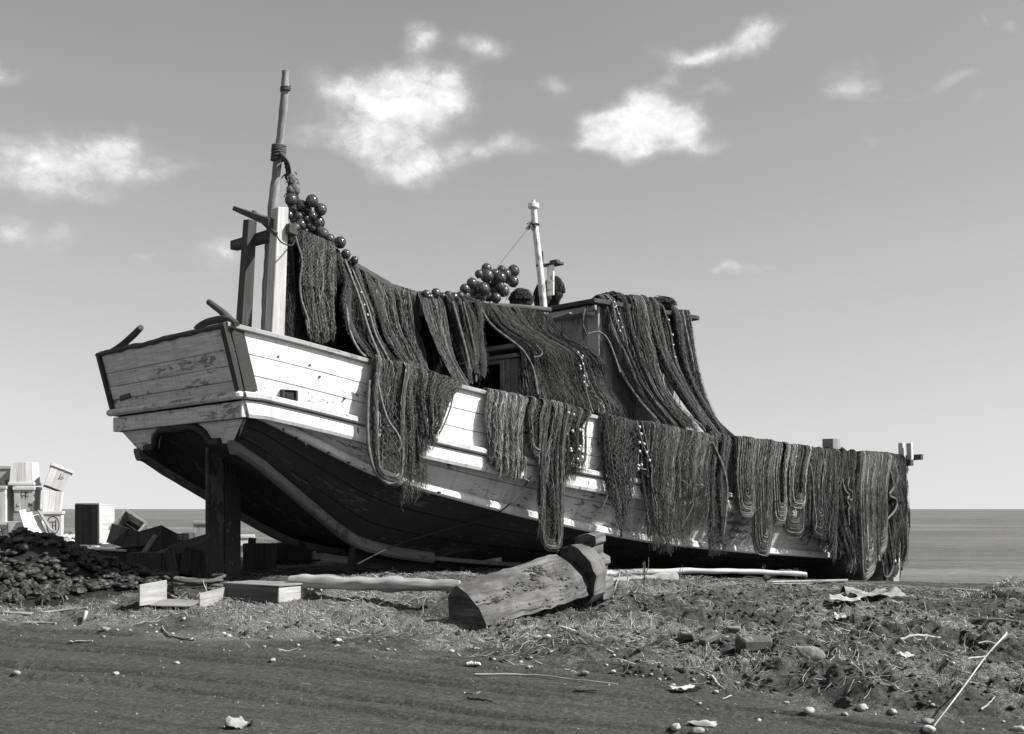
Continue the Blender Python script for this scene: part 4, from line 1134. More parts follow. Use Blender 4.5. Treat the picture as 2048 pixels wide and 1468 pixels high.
n = U('dark coarse net hung from the gallows beam with a pale folded flap', [(570,452,.95),(568,560,.98),(562,692,1.1)], [(668,494,.7),(668,590,.85),(668,702,1.1)])
cloth(n.mb, n.sf, flat_end(.98, .03), .03, 5, .055, 240, 44)
drape_lines(n.mb, n.sf, 5, flat_end(1, .1), .022, 22, .035, fuzz=60, npt=44)
s2 = Surf(guide([(596,462,1.0),(594,560,1.08),(618,690,1.2)]), guide([(664,490,.9),(660,590,1.02),(660,680,1.2)]))
cloth(n.mb, s2, round_end(1.0, .06), .06, 3, .06, 190, 60, r=.0036, zig=.009, off=.06, fuzz=500, wander=.9)
mesh_net(n.mb, s2, .0, 1., .02, .5, .03, .13, .0032, .125, .0)
n.rope(guide([(590,470,1.05),(604,520,1.14),(600,560,1.16),(603,600,1.18),(616,640,1.22),(618,672,1.22),(612,640,1.22)]), .015, .8)
n.rope(guide([(640,505,1.05),(646,560,1.15),(640,600,1.17)]), .011, .7)
n.done()

n = U('corded net falling from the float-hung end of the ridge in thick twisted bunches', [(668,500,.6),(684,560,.9),(690,640,1.3),(742,722,1.75)], [(742,556,.55),(768,620,.9),(800,690,1.3),(832,742,1.8)])
cloth(n.mb, n.sf, flat_end(.98), .03, 5, .08, 220, 50, off=-.05, wander=.8)
drape_lines(n.mb, n.sf, 5, flat_end(1, .03), .048, 40, .062, fuzz=260, jit=.3, taper=1., npt=56)
n.rope(guide([(690,520,.8),(720,600,1.2),(738,660,1.6),(760,716,1.88)]), .017, .8)
n.rope(guide([(705,540,.8),(734,610,1.2),(752,670,1.6),(778,720,1.88)]), .014, .8)
n.rope(guide([(690,590,1.05),(700,660,1.45),(718,700,1.75),(742,722,1.86)]), .016, .9)
n.beads([Pv(*p) for p in [(700,545,.9),(722,585,1.1),(735,630,1.35),(728,610,1.2)]], .02)
n.done()

n = U('fine streaky net hanging in even folds along the falling part of the ridge', [(742,556,.55),(760,640,.85),(800,712,1.4),(806,735,1.7)], [(838,584,.55),(842,650,.8),(850,720,1.3),(862,752,1.75)])
cloth(n.mb, n.sf, flat_end(1.), .065, 5, .1, 300, 50, r=.003, zig=.004, wander=.9)
n.rope(guide([(752,580,.85),(762,640,1.05),(790,700,1.5)]), .012, .8)
n.beads([Pv(749,596,.85), Pv(752,612,.9), Pv(746,575,.75)], .02)
n.done()

n = U('pale smooth net sheet sweeping from the ridge down to the rail fastening', [(836,582,.6),(850,640,1.0),(876,705,1.5),(912,772,1.9)], [(884,590,.6),(896,650,1.0),(912,715,1.5),(948,778,1.9)])
cloth(n.mb, n.sf, flat_end(1.), .085, 4, .05, 230, 46, r=.0028, zig=.002, wander=.3, fine=4)
n.done()

n = U('three thick net cords hung from the ridge over a dark opening', [(884,592,.7),(900,650,.95),(918,700,1.25),(938,768,1.6)], [(954,604,.7),(964,650,.95),(968,700,1.15),(962,770,1.4)])
cloth(n.mb, n.sf, flat_end(.95, .2), .02, 5, .06, 180, 44, off=-.03)
drape_lines(n.mb, n.sf, 4, flat_end(1.0, .15), .05, 46, .055, r=.004, fuzz=260, jit=.1, taper=.7, npt=60)
n.rope(guide([(905,604,.85),(918,650,1.08),(934,710,1.36),(941,764,1.55)]), .022, .5)
n.rope(guide([(926,604,.85),(938,650,1.08),(950,710,1.3),(952,764,1.5)]), .018, .4)
n.done()

n = U('wide dark net spread over the low deckhouse beside its open window', [(955,604,.6),(976,650,.9),(1034,694,1.25),(1044,740,1.3),(1052,796,1.55)], [(1096,628,.5),(1128,676,.9),(1196,716,1.35),(1222,780,1.55),(1256,834,1.95)])
cloth(n.mb, n.sf, flat_end(1.), .04, 7, .085, 520, 60, r=.003, zig=.005, wander=1.1)
cloth(n.mb, n.sf, lambda s: .62 + 0 * np.asarray(s), .034, 6, .05, 160, 40, off=.05, s0=.45, s1=1., back=False)
mesh_net(n.mb, n.sf, .0, .4, .42, .98, .03, .045, .0025, .09, .0)
n.rope(guide([(958,612,.8),(985,652,1.05),(1036,692,1.38),(1055,715,1.46),(1068,745,1.48),(1076,790,1.66)]), .02, .55)
n.rope(guide([(1068,714,1.46),(1080,712,1.48),(1084,704,1.46),(1072,690,1.42)]), .013, .6)
n.rope(guide([(1155,702,1.38),(1168,735,1.53),(1172,780,1.68),(1186,826,1.88)]), .012, .6)
n.beads([Pv(*p) for p in [(1156,705,1.44),(1163,716,1.5),(1165,712,1.5),(1166,728,1.54),(1161,738,1.58),(1160,732,1.56),(1168,752,1.63),(1173,772,1.7),(1168,764,1.68)]], .02)
n.done()

n = U('grey net thrown over the wheelhouse roof and drawn forward down its side', [(1176,604,1.0),(1205,592,1.28),(1226,680,1.45),(1258,770,1.65),(1318,848,2.05)], [(1262,598,1.0),(1290,600,1.3),(1310,700,1.5),(1340,790,1.75),(1404,864,2.1)])
cloth(n.mb, n.sf, flat_end(1.), .065, 4, .11, 420, 64, r=.003, zig=.004, wander=.8)
cloth(n.mb, n.sf, flat_end(.99), .08, 3, .05, 90, 54, off=.05, s0=.55, s1=.9, back=False, zig=.003)
cloth(n.mb, n.sf, flat_end(.99), .11, 2, .05, 60, 54, off=.07, s0=.62, s1=.8, back=False, zig=.003)
n.rope(guide([(1228,598,1.4),(1236,625,1.5),(1245,650,1.56),(1255,690,1.62)]), .012, .7)
n.rope(guide([(1176,668,1.32),(1198,664,1.4),(1216,680,1.48),(1232,720,1.56),(1240,745,1.62)]), .015, .8)
n.rope(guide([(1176,606,1.1),(1168,625,1.3),(1166,650,1.33),(1174,672,1.32)]), .015, .4)
n.beads([Pv(*p) for p in [(1232,612,1.5),(1238,628,1.53),(1236,642,1.56),(1244,655,1.58),(1228,604,1.48),(1240,662,1.6),(1229,615,1.5)]], .019)
n.done()

n = U('heavy fluffy net cords running from the wheelhouse roof down to the gunwale', [(1262,600,1.0),(1282,602,1.35),(1308,700,1.6),(1355,785,1.85),(1428,880,2.2)], [(1336,616,1.0),(1356,630,1.35),(1372,730,1.6),(1410,810,1.85),(1452,884,2.2)])
cloth(n.mb, n.sf, flat_end(1.), .022, 5, .07, 260, 60, off=-.07)
drape_lines(n.mb, n.sf, 4, flat_end(1.0, .0), .06, 60, .085, npt=70, r=.004, fuzz=900, jit=.2, taper=1.)
n.rope(guide([(1325,612,1.4),(1340,660,1.55),(1350,720,1.7),(1368,760,1.8)]), .018, .45)
n.beads([Pv(*p) for p in [(1337,640,1.6),(1346,690,1.7),(1350,715,1.75),(1345,670,1.66)]], .022)
n.done()

n = U('narrow net falling steeply from the post at the forward end of the wheelhouse', [(1348,628,1.0),(1354,628,1.35),(1380,740,1.6),(1410,830,1.9),(1456,878,2.15)], [(1374,628,1.0),(1378,630,1.35),(1396,740,1.6),(1428,830,1.9),(1478,882,2.15)])
cloth(n.mb, n.sf, flat_end(1.), .045, 4, .05, 220, 64, r=.003, wander=.6)
mesh_net(n.mb, n.sf, .6, 1., .1, .8, .03, .07, .0025, .05, .0)
n.done()

# ---- over the gunwale ---------------------------------------------------
def G(label, a, b, pyL, pyR, aL=None, bR=None, offL=.13, offR=.13):
    """hanging between px a and px b at the top, aL..bR at the bottom"""
    return Net(label, Surf(gun_guide(a, a if aL is None else aL, pyL, offL), gun_guide(b, b if bR is None else bR, pyR, offR)), GG)
n = G('open-meshed net bight with a pale rope edge, first over the white rail from the stern', 735, 806, 950, 972, 742, 802)
cloth(n.mb, n.sf, lambda s: .5 + 0 * s, .06, 3, .06, 130, 40)
cloth(n.mb, n.sf, lambda s: .93 + 0 * s, .08, 2, .07, 100, 60, s0=.02, s1=.36, fuzz=400)
bight(n.mb, n.sf, .5, .46, 1.0, .07, 70, .05, q0=.75, drop=.2)
mesh_net(n.mb, n.sf, .25, .97, .42, .99, .048, .14, .0036, .06, .03, .006)
mesh_net(n.mb, n.sf, .1, .9, .35, .97, .045, .05, .0036, .0, .03)
n.rope([Ph(752,745,.2), Ph(763,800,.22), Ph(776,840,.22), Ph(795,868,.21), Ph(802,890,.21), Ph(796,903,.2)], .016, .9)
n.rope([Ph(738,760,.16), Ph(735,850,.17), Ph(739,905,.17), Ph(752,945,.18), Ph(775,966,.2), Ph(790,964,.2)], .021, .75)
n.done()
n = G('shaggy net cords sliding off the rail and ending in loose threads', 790, 824, 985, 960, 808, 846)
cloth(n.mb, n.sf, round_end(.9), .03, 3, .06, 120, 50, wander=.7)
drape_lines(n.mb, n.sf, 3, flat_end(.97, .1), .05, 46, .085, fuzz=520, taper=.6, npt=60)
fringe(n.mb, n.sf, -.1, 1.3, .98, 260, .07, .3)
n.done()
n = G('fan-shaped net pinned to the rail at its right corner', 820, 916, 905, 870, 836, 868, .16, .14)
cloth(n.mb, n.sf, flat_end(.97, .12), .065, 4, .1, 230, 50, wander=1.6, zig=.010, fuzz=600, bt=.85, diag=1.2)
mesh_net(n.mb, n.sf, .5, 1., .05, .6, .03, .1, .003, .07, .03)
fringe(n.mb, n.sf, 0, 1, .98, 260, .07, .22)
n.rope([Ph(905,778,.16), Ph(915,774,.18), Ph(917,782,.18), Ph(908,785,.17), Ph(902,812,.17), Ph(890,845,.17), Ph(878,868,.16)], .011, .7)
n.done()
n = G('pale grey net folded like a towel over the white rail', 969, 1052, 945, 960, 984, 1050, .15, .17)
cloth(n.mb, n.sf, round_end(1.0, .08, 3), .125, 3, .06, 330, 54, r=.003, zig=.004, wander=.5, fuzz=120)
n.rope([Ph(1050,915,.2), Ph(1052,945,.2), Ph(1046,955,.2), Ph(1058,962,.18)], .01, .8)
n.done()
n = G('small net bight hung close beside the pale folded net', 1048, 1078, 905, 925, 1052, 1076)
cloth(n.mb, n.sf, round_end(.85), .04, 3, .035, 90, 40)
bight(n.mb, n.sf, .5, .48, 1., .06, 70, .04, q0=.5)
mesh_net(n.mb, n.sf, .1, .9, .3, .95, .03, .1, .003, .06, .02)
n.done()
n = G('long rounded net bag reaching furthest down the hull side', 1074, 1126, 1088, 1092, 1072, 1120, .15, .15)
cloth(n.mb, n.sf, round_end(.99, .10, 3), .065, 2, .08, 240, 64, wander=.8, zig=.007, fuzz=260)
cloth(n.mb, n.sf, lambda s: .98 + 0 * s, .075, 1, .05, 60, 60, s0=.3, s1=.62, off=.04, back=False)
bight(n.mb, n.sf, .5, .47, 1.02, .06, 80, .04, q0=.6, drop=.1)
mesh_net(n.mb, n.sf, .05, .95, .6, 1., .035, .08, .003, .08, .05)
n.done()
n = G('loose ragged net strung with round floats, left of the bare white gap', 1122, 1170, 940, 925, 1124, 1168)
cloth(n.mb, n.sf, flat_end(.95, .25), .042, 3, .07, 170, 46, wander=1., zig=.010, bt=.8, diag=1.)
bight(n.mb, n.sf, .7, .24, 1., .06, 40, .03, q0=.6)
fringe(n.mb, n.sf, 0, 1, .95, 220, .05, .35)
mesh_net(n.mb, n.sf, 0, 1, .2, .95, .035, .06, .003, .04, .02)
n.beads([Ph(*p) for p in [(1137,826,.2),(1147,829,.2),(1145,862,.22),(1133,867,.2),(1160,860,.22),(1160,893,.22),(1158,899,.22),(1141,898,.2),(1142,902,.2)]], .025)
n.beads([Ph(*p) for p in [(1155,918,.2),(1164,915,.2)]], .032)
n.done()
n = G('broad dark tapering net just right of the bare white gap', 1191, 1276, 1068, 1072, 1222, 1256, .14, .14)
cloth(n.mb, n.sf, lambda s: .95 - .4 * np.abs(2 * s - 1) ** 2, .042, 4, .05, 230, 56, wander=.7, zig=.009, bt=.62)
mesh_net(n.mb, n.sf, .0, 1., .3, .99, .048, .085, .0033, .06, .05, .006)
mesh_net(n.mb, n.sf, .05, 1., .2, .97, .05, .05, .0032, .02, .03)
n.rope([Ph(1216,990,.2), Ph(1209,1005,.18), Ph(1203,1022,.17)], .008, .8)
n.rope([Ph(1212,850,.19), Ph(1225,930,.2), Ph(1236,1010,.2), Ph(1240,1062,.18)], .01, .4)
n.done()
n = G('grey-brown net with a line of pale bead floats along its stern edge', 1272, 1346, 1085, 1090, 1294, 1340, .13, .16)
cloth(n.mb, n.sf, flat_end(.97, .14), .06, 3, .085, 250, 56, wander=1., zig=.009, bt=.72, fuzz=200)
bight(n.mb, n.sf, .72, .25, .72, .07, 80, .04)
mesh_net(n.mb, n.sf, .2, 1., .5, 1., .04, .08, .003, .06, .03)
fringe(n.mb, n.sf, .1, 1, 1., 200, .06, .2)
n.rope([Ph(1273,842,.2), Ph(1280,868,.22), Ph(1290,900,.22), Ph(1304,930,.22), Ph(1298,938,.2), Ph(1278,934,.19), Ph(1276,900,.18)], .011, .8)
n.rope([Ph(1283,842,.2), Ph(1292,880,.22), Ph(1296,905,.22)], .011, .8)
n.beads([Ph(*p) for p in [(1279,854,.22),(1282,868,.22),(1279,885,.22),(1288,888,.23),(1279,903,.21),(1293,905,.23),(1277,931,.2),(1283,930,.22),(1299,921,.23),(1302,932,.23),(1276,938,.2)]], .026)
n.beads([Ph(*p) for p in [(1318,924,.22),(1317,946,.22),(1322,970,.22),(1324,982,.22),(1330,977,.22)]], .02)
n.done()
n = G('thin see-through net with a hooped rope opening near its foot', 1340, 1418, 1080, 1050, 1336, 1412, .15, .15)
cloth(n.mb, n.sf, lambda s: .66 + .08 * s, .08, 3, .09, 200, 46, hemv=.15, wander=.9, bt=.85)
cloth(n.mb, n.sf, flat_end(.97, .12), .05, 5, .05, 90, 60, back=False, zig=.012)
mesh_net(n.mb, n.sf, .0, 1., .3, .98, .032, .085, .003, .04, .05)
mesh_net(n.mb, n.sf, .0, 1., .5, .98, .036, .06, .003, .0, .05)
fringe(n.mb, n.sf, 0, .6, 1., 240, .08, .25)
n.rope([Ph(1350,955,.2), Ph(1372,966,.22), Ph(1386,985,.22), Ph(1385,1010,.22), Ph(1374,1035,.2), Ph(1362,1055,.18)], .012, .5)
n.rope([Ph(1380,971,.2), Ph(1404,970,.22), Ph(1403,975,.2), Ph(1384,977,.2)], .010, .9)
n.done()
n = G('fluffy corded net below the wheelhouse, ending in frayed tails', 1412, 1454, 1095, 1085, 1418, 1452, .14, .16)
cloth(n.mb, n.sf, round_end(.93), .045, 2, .07, 140, 54, zig=.009, bt=.8)
drape_lines(n.mb, n.sf, 3, flat_end(1., .2), .045, 46, .08, fuzz=600, taper=.7, npt=64)
fringe(n.mb, n.sf, 0, 1, .98, 260, .06, .3)
n.rope([Ph(1425,885,.2), Ph(1444,930,.23), Ph(1454,975,.23), Ph(1450,1040,.22), Ph(1445,1080,.18), Ph(1452,1088,.17)], .02, .7)
n.done()
n = G('net in two smooth U-shaped bights, the lower one hanging in a wide pouch', 1454, 1536, 1098, 1110, 1470, 1530, .14, .16)
cloth(n.mb, n.sf, lambda s: .56 + .2 * s, .075, 3, .11, 200, 46, hemv=.18, wander=.6, bt=.9)
bight(n.mb, n.sf, .25, .23, .74, .08, 120, .1)
bight(n.mb, n.sf, .72, .27, 1.0, .085, 170, .12, drop=.2)
mesh_net(n.mb, n.sf, .35, .98, .6, 1., .035, .09, .003, .07, .03)
n.done()
n = G('several corded nets looped together with a sharp V-shaped bight', 1532, 1612, 1070, 1078, 1538, 1606, .14, .17)
cloth(n.mb, n.sf, lambda s: .7 + .16 * np.sin(s * 9), .038, 3, .12, 220, 46, hemv=.18, wander=1., bt=.85, fuzz=150)
drape_lines(n.mb, n.sf, 3, flat_end(.75, .3), .036, 36, .06, fuzz=240, npt=50)
bight(n.mb, n.sf, .18, .17, .88, .085, 80, .1, q0=.3)
bight(n.mb, n.sf, .66, .24, .75, .09, 90, .1, q0=.3)
bight(n.mb, n.sf, .6, .3, .98, .045, 80, .04, q0=.3)
mesh_net(n.mb, n.sf, .3, .95, .6, 1., .035, .07, .003, .05, .03)
n.rope([Ph(1590,925,.22), Ph(1594,960,.24), Ph(1603,985,.24), Ph(1605,995,.24), Ph(1598,997,.24), Ph(1594,980,.24)], .011, 1.)
n.done()
n = G('bundle of dark net cords hanging below the bow bitt, edged by a frayed rope', 1606, 1672, 1100, 1120, 1608, 1668, .14, .17)
cloth(n.mb, n.sf, lambda s: .8 + .2 * np.asarray(s), .045, 2.6, .13, 230, 54, hemv=.16, off=-.02, wander=1., zig=.008, fuzz=150)
drape_lines(n.mb, n.sf, 3, flat_end(1., .12), .038, 40, .05, fuzz=240, npt=56)
bight(n.mb, n.sf, .4, .25, .87, .05, 60, .04)
n.rope([Ph(1612,905,.2), Ph(1624,950,.23), Ph(1628,1010,.23), Ph(1632,1040,.23), Ph(1628,1066,.2)], .019, .7)
n.rope([Ph(1645,905,.2), Ph(1650,960,.23), Ph(1655,1020,.23), Ph(1664,1060,.23), Ph(1668,1085,.2)], .022, .6)
n.done()
n = G('knotted net with dangling rope ends between the dark cords and the pale sheet', 1664, 1704, 1138, 1142, 1664, 1704, .14, .18)
cloth(n.mb, n.sf, round_end(.96, .14), .03, 2, .12, 170, 54, wander=1., zig=.009)
drape_lines(n.mb, n.sf, 2, round_end(1., .1), .04, 42, .045, fuzz=200, taper=.7, npt=56)
n.rope([Ph(1684,958,.22), Ph(1690,980,.25), Ph(1698,990,.25), Ph(1694,1000,.25), Ph(1699,1012,.25), Ph(1708,1020,.24), Ph(1706,1026,.24), Ph(1697,1016,.24), Ph(1698,1050,.22)], .015, .9)
n.rope([Ph(1698,955,.22), Ph(1696,975,.25), Ph(1704,985,.25), Ph(1703,1000,.25), Ph(1694,996,.25)], .015, .6)
n.done()
n = G('smooth pale net hanging like a curtain in long U-folds near the bow', 1698, 1768, 1160, 1110, 1706, 1766, .16, .18)
cloth(n.mb, n.sf, lambda s: .97 - .12 * s + .03 * np.sin(s * 15), .12, 3, .11, 320, 56, hemv=.12, r=.003, zig=.003, wander=1.1)
bight(n.mb, n.sf, .8, .17, .96, .1, 110, .1, r=.003, zig=.003)
bight(n.mb, n.sf, .36, .24, 1.05, .09, 130, .1, r=.003, zig=.003)
n.done()
n = G('outermost dark net bunch wrapped with rope at the very bow', 1764, 1806, 1140, 1135, 1768, 1808, .17, .2)
cloth(n.mb, n.sf, flat_end(.98, .2), .04, 2, .12, 190, 54, wander=1., zig=.008, fuzz=150)
drape_lines(n.mb, n.sf, 3, flat_end(1., .2), .036, 40, .045, fuzz=240, npt=56)
n.rope([Ph(1768,920,.24), Ph(1780,945,.28), Ph(1786,975,.3), Ph(1778,990,.3), Ph(1792,1000,.3), Ph(1790,1020,.3), Ph(1772,1040,.28), Ph(1766,1042,.26)], .024, .6)
n.rope([Ph(1776,1045,.24), Ph(1782,1090,.26), Ph(1786,1130,.26), Ph(1778,1152,.25), Ph(1768,1150,.24), Ph(1764,1120,.22)], .02, .5)
n.rope([Ph(1798,930,.24), Ph(1802,1000,.26), Ph(1804,1060,.26), Ph(1808,1110,.26), Ph(1804,1140,.25)], .026, .4)
n.done()
# dark hummocks of net on the deckhouse top
def hummock(label, pts, v, rr, tint=TD):
    mb = MB()
    c = Pv(pts[0], pts[1], v)
    K = 220
    lump(mb, c, np.array(rr) * .93, 3, rnd.randint(0, 50), .55, tint=tint * .6)
    th = rng.uniform(0, 6.28, K); 
    P = []
    for q in range(K):
        a = np.linspace(-1.5, 1.5, 14); d = unit(np.array([math.cos(th[q]), math.sin(th[q]), 0])); o = rng.normal(0, .45, 2)
        x = np.sin(a)[:, None] * d + np.array([o[0] * -d[1], o[0] * d[0], 0]) * np.cos(a)[:, None] + UZ * np.cos(a)[:, None]
        x = unit(x) * (1 + rng.normal(0, .09) + .1 * np.sin(a * 3 + th[q] * 2) + rng.normal(0, .02, 14))[:, None]
        P.append(c + x * rr)
    strands(mb, np.array(P), .005, tint * rng.uniform(.7, 1.8, K))
    V = np.concatenate(mb.v)
    o = thing('net_heap', [V[:, 0].mean(), V[:, 1].mean(), V[:, 2].min()], label, 'net heap')
    mb.build('netting', M['net'], o); return o
hummock('low dark hump of net between the glass floats and the white mast', (1042, 602), .3, (.17, .15, .17))
hummock('tall dark hump of net at the foot of the white mast', (1084, 602), .1, (.13, .14, .26))
hummock('tangled dark net lump behind the white mast', (1108, 588), -.1, (.16, .14, .24))
hummock('rolled net edge heaped on the wheelhouse roof, left end', (1222, 600), 1.05, (.2, .3, .1), .05)
hummock('knotted net bundle on the wheelhouse roof, right end', (1318, 612), 1.05, (.25, .3, .12), .04)
hummock('low dark roll of net lying on the rail by the bow bitt', (1740, 914), .2, (.5, .3, .1))
# ------------------------------------------------------------------ glass floats
def make_float(r):
    o = thing('glass_float', (0, 0, 0), '', '')
    v, f = ico(3); mb = MB(); mb.add(v * r, f, None, 1., True); mb.build('glass_ball', M['glass'], o, (0, 0, 0))
    mb = MB(); K = 11
    P = []
    for q in range(K):            # twine netting round the ball, diamond pattern
        for s in (1, -1):
            t = np.linspace(.12, np.pi - .12, 22); a = q / K * 6.283 + s * t * .9
            P.append(np.stack([np.sin(t) * np.cos(a), np.sin(t) * np.sin(a), np.cos(t)], 1) * r * 1.03)
    strands(mb, np.array(P), .0045, .07 * rng.uniform(.7, 1.5, len(P)))
    for zz in (1, -1):
        tube(mb, np.array([[0, 0, zz * r], [0, 0, zz * r * 1.12], [.01, 0, zz * r * 1.2]]), .012, 5, .2)
    mb.build('twine_net', M['net'], o, (0, 0, 0))
    return o
FL0 = None
def put_float(p, r, label, group):
    global FL0
    if FL0 is None: FL0 = make_float(.115); o = FL0
    else: o = copy_tree(FL0)
    o.location = tuple(float(q) for q in p); k = r / .115; o.scale = (k, k, k)
    o.rotation_euler = (rnd.uniform(-.6, .6), rnd.uniform(-.6, .6), rnd.uniform(0, 6))
    tag(o, label, 'glass float', group); return o
ROPE_FL = [(583,400,12.5),(588,418,11),(603,412,11),(624,402,11),(641,419,11.5),(615,420,8),(588,440,9),(601,450,11),(625,432,8),(636,445,12),(626,456,10),(610,462,9),(646,468,11),(660,478,9),(597,432,9),(612,438,10),(578,430,9),(592,455,9),(616,450,9),(606,470,8),(634,473,9),(640,462,9)]
for px, py, r in ROPE_FL:
    vv_ = .72 + rnd.uniform(-.1, .14); Y = depth(u_of(px, vv_), vv_)
    put_float(Pv(px, py, vv_), r / FPX * Y * rnd.uniform(.9, 1.12), 'dark netted glass float clustered on the rope below the stern pole', 'glass floats under the stern pole')
for px, py, r, lb in [(680,485,11.5,'single glass float standing clear below the cluster on the ridge'),(692,508,9,'small dark glass float tucked under the single clear one'),(663,497,8,'glass float half buried in net left of the single clear one'),(709,520,7.5,'last small glass float at the lower end of the ridge string')]:
    Y = depth(u_of(px, .66), .66); put_float(Pv(px, py, .7), r / FPX * Y, lb, 'glass floats along the ridge')
for px, py, r in [(852,588,8),(872,586,9),(885,592,7),(896,590,8),(908,594,9),(920,591,8),(860,594,7)]:
    Y = depth(u_of(px, .7), .7); put_float(Pv(px, py, .62 + rnd.uniform(0, .1)), r / FPX * Y, 'dark glass float in the low row along the flat of the ridge', 'glass floats in the ridge row')
HEAP = [(928,592,12),(943,600,10),(930,578,10),(944,566,10),(950,584,12),(966,578,13),(962,594,11),(974,552,13),(958,548,8),(973,537,10),(990,548,10),(985,564,12),(1000,556,12),(1003,540,9),(1012,548,10),(1027,542,11.5),(1026,563,11),(1016,558,9),(1007,582,11.5),(990,580,11),(977,592,11),(992,596,10),(1000,572,9),(955,572,9)]
for px, py, r in HEAP:
    lb = 'dark glass float heaped left of the white mast'
    Y = depth(u_of(px, .45), .45); put_float(Pv(px, py, .4 + rnd.uniform(-.15, .2)), r / FPX * Y, lb, 'glass floats heaped by the mast')
# rope and dark net that carry the first floats
fr = thing('float_rope', Pv(580, 350, .62), 'dark knotted rope slanting from the stern pole to the glass floats', 'rope')
mb = MB(); ppx = [Pu(558,302,ug+.3), Pu(570,318,ug+.3), Pv(575,340,.62), Pv(580,356,.62), Pv(583,374,.62), Pv(590,390,.62), Pv(612,425,.6), Pv(640,470,.6), Pv(670,500,.58), Pv(720,533,.56), Pv(780,568,.55)]
rope(mb, np.array(ppx), .028, 160, .8); mb.build('rope', M['rope_dark'], fr)
mb = MB()
for (px, py, r) in ((577,352,.05),(583,360,.055),(586,372,.05),(580,380,.05),(592,384,.045)):
    lump(mb, Pv(px, py, .62), (r, r, r * 1.4), 2, rnd.randint(0, 90), .4, tint=1.)
for q in range(40):
    p = Pv(rnd.uniform(574, 596), rnd.uniform(344, 392), .62); d = rng.normal(0, .05, 3); tube(mb, np.array([p, p + d * .6, p + d - UZ * .04]), .008, 4)
mb.build('knot', M['rope_dark'], fr)
mb = MB(); rope(mb, np.array([Pu(558,304,ug+.28), Pu(574,322,ug+.3), Pv(580,345,.66), Pv(582,366,.66)]), .02, 60, .8); mb.build('rope', M['rope_dark'], fr)
mb = MB(); 
for q in range(46):
    x0 = rnd.uniform(585, 640); y0 = 405 + (x0 - 585) * 1.0 + rnd.uniform(-14, 14)
    P = spline([Pv(x0, y0, .6), Pv(x0 + rnd.uniform(-8, 14), y0 + 20, .62), Pv(x0 + rnd.uniform(0, 20), y0 + 42, .6)], 8); tube(mb, P, .012, 5, .5)
mb.build('rope', M['rope_dark'], fr)
# loop of rope tied round the gallows beam
o = thing('rope', Pu(585, 480, ug), 'thin rope looped round the light gallows post under the beam', 'rope')
mb = MB(); rope(mb, np.array([Pu(552,468,ug-.1), Pu(560,482,ug-.12), Pu(572,489,ug-.08), Pu(584,490,ug+.05), Pu(590,480,ug+.2)]), .009, 60); mb.build('rope_strand', M['black'], o)
# mooring rope from the hull to the ground
o = thing('rope', gp(800, 1130), 'dark slack rope running from the hull side down under the boat', 'rope')
mb = MB(); rope(mb, np.array([Ph(1062,952,.05), Ph(1040,985,.05), Ph(1015,1012,.08), Pv(985,1030,1.75), Pv(930,1048,1.5), Pv(820,1080,1.3), Pv(770,1100,1.2), Pv(715,1128,1.4)]), .011, 120, .5); mb.build('rope_strand', M['black'], o)

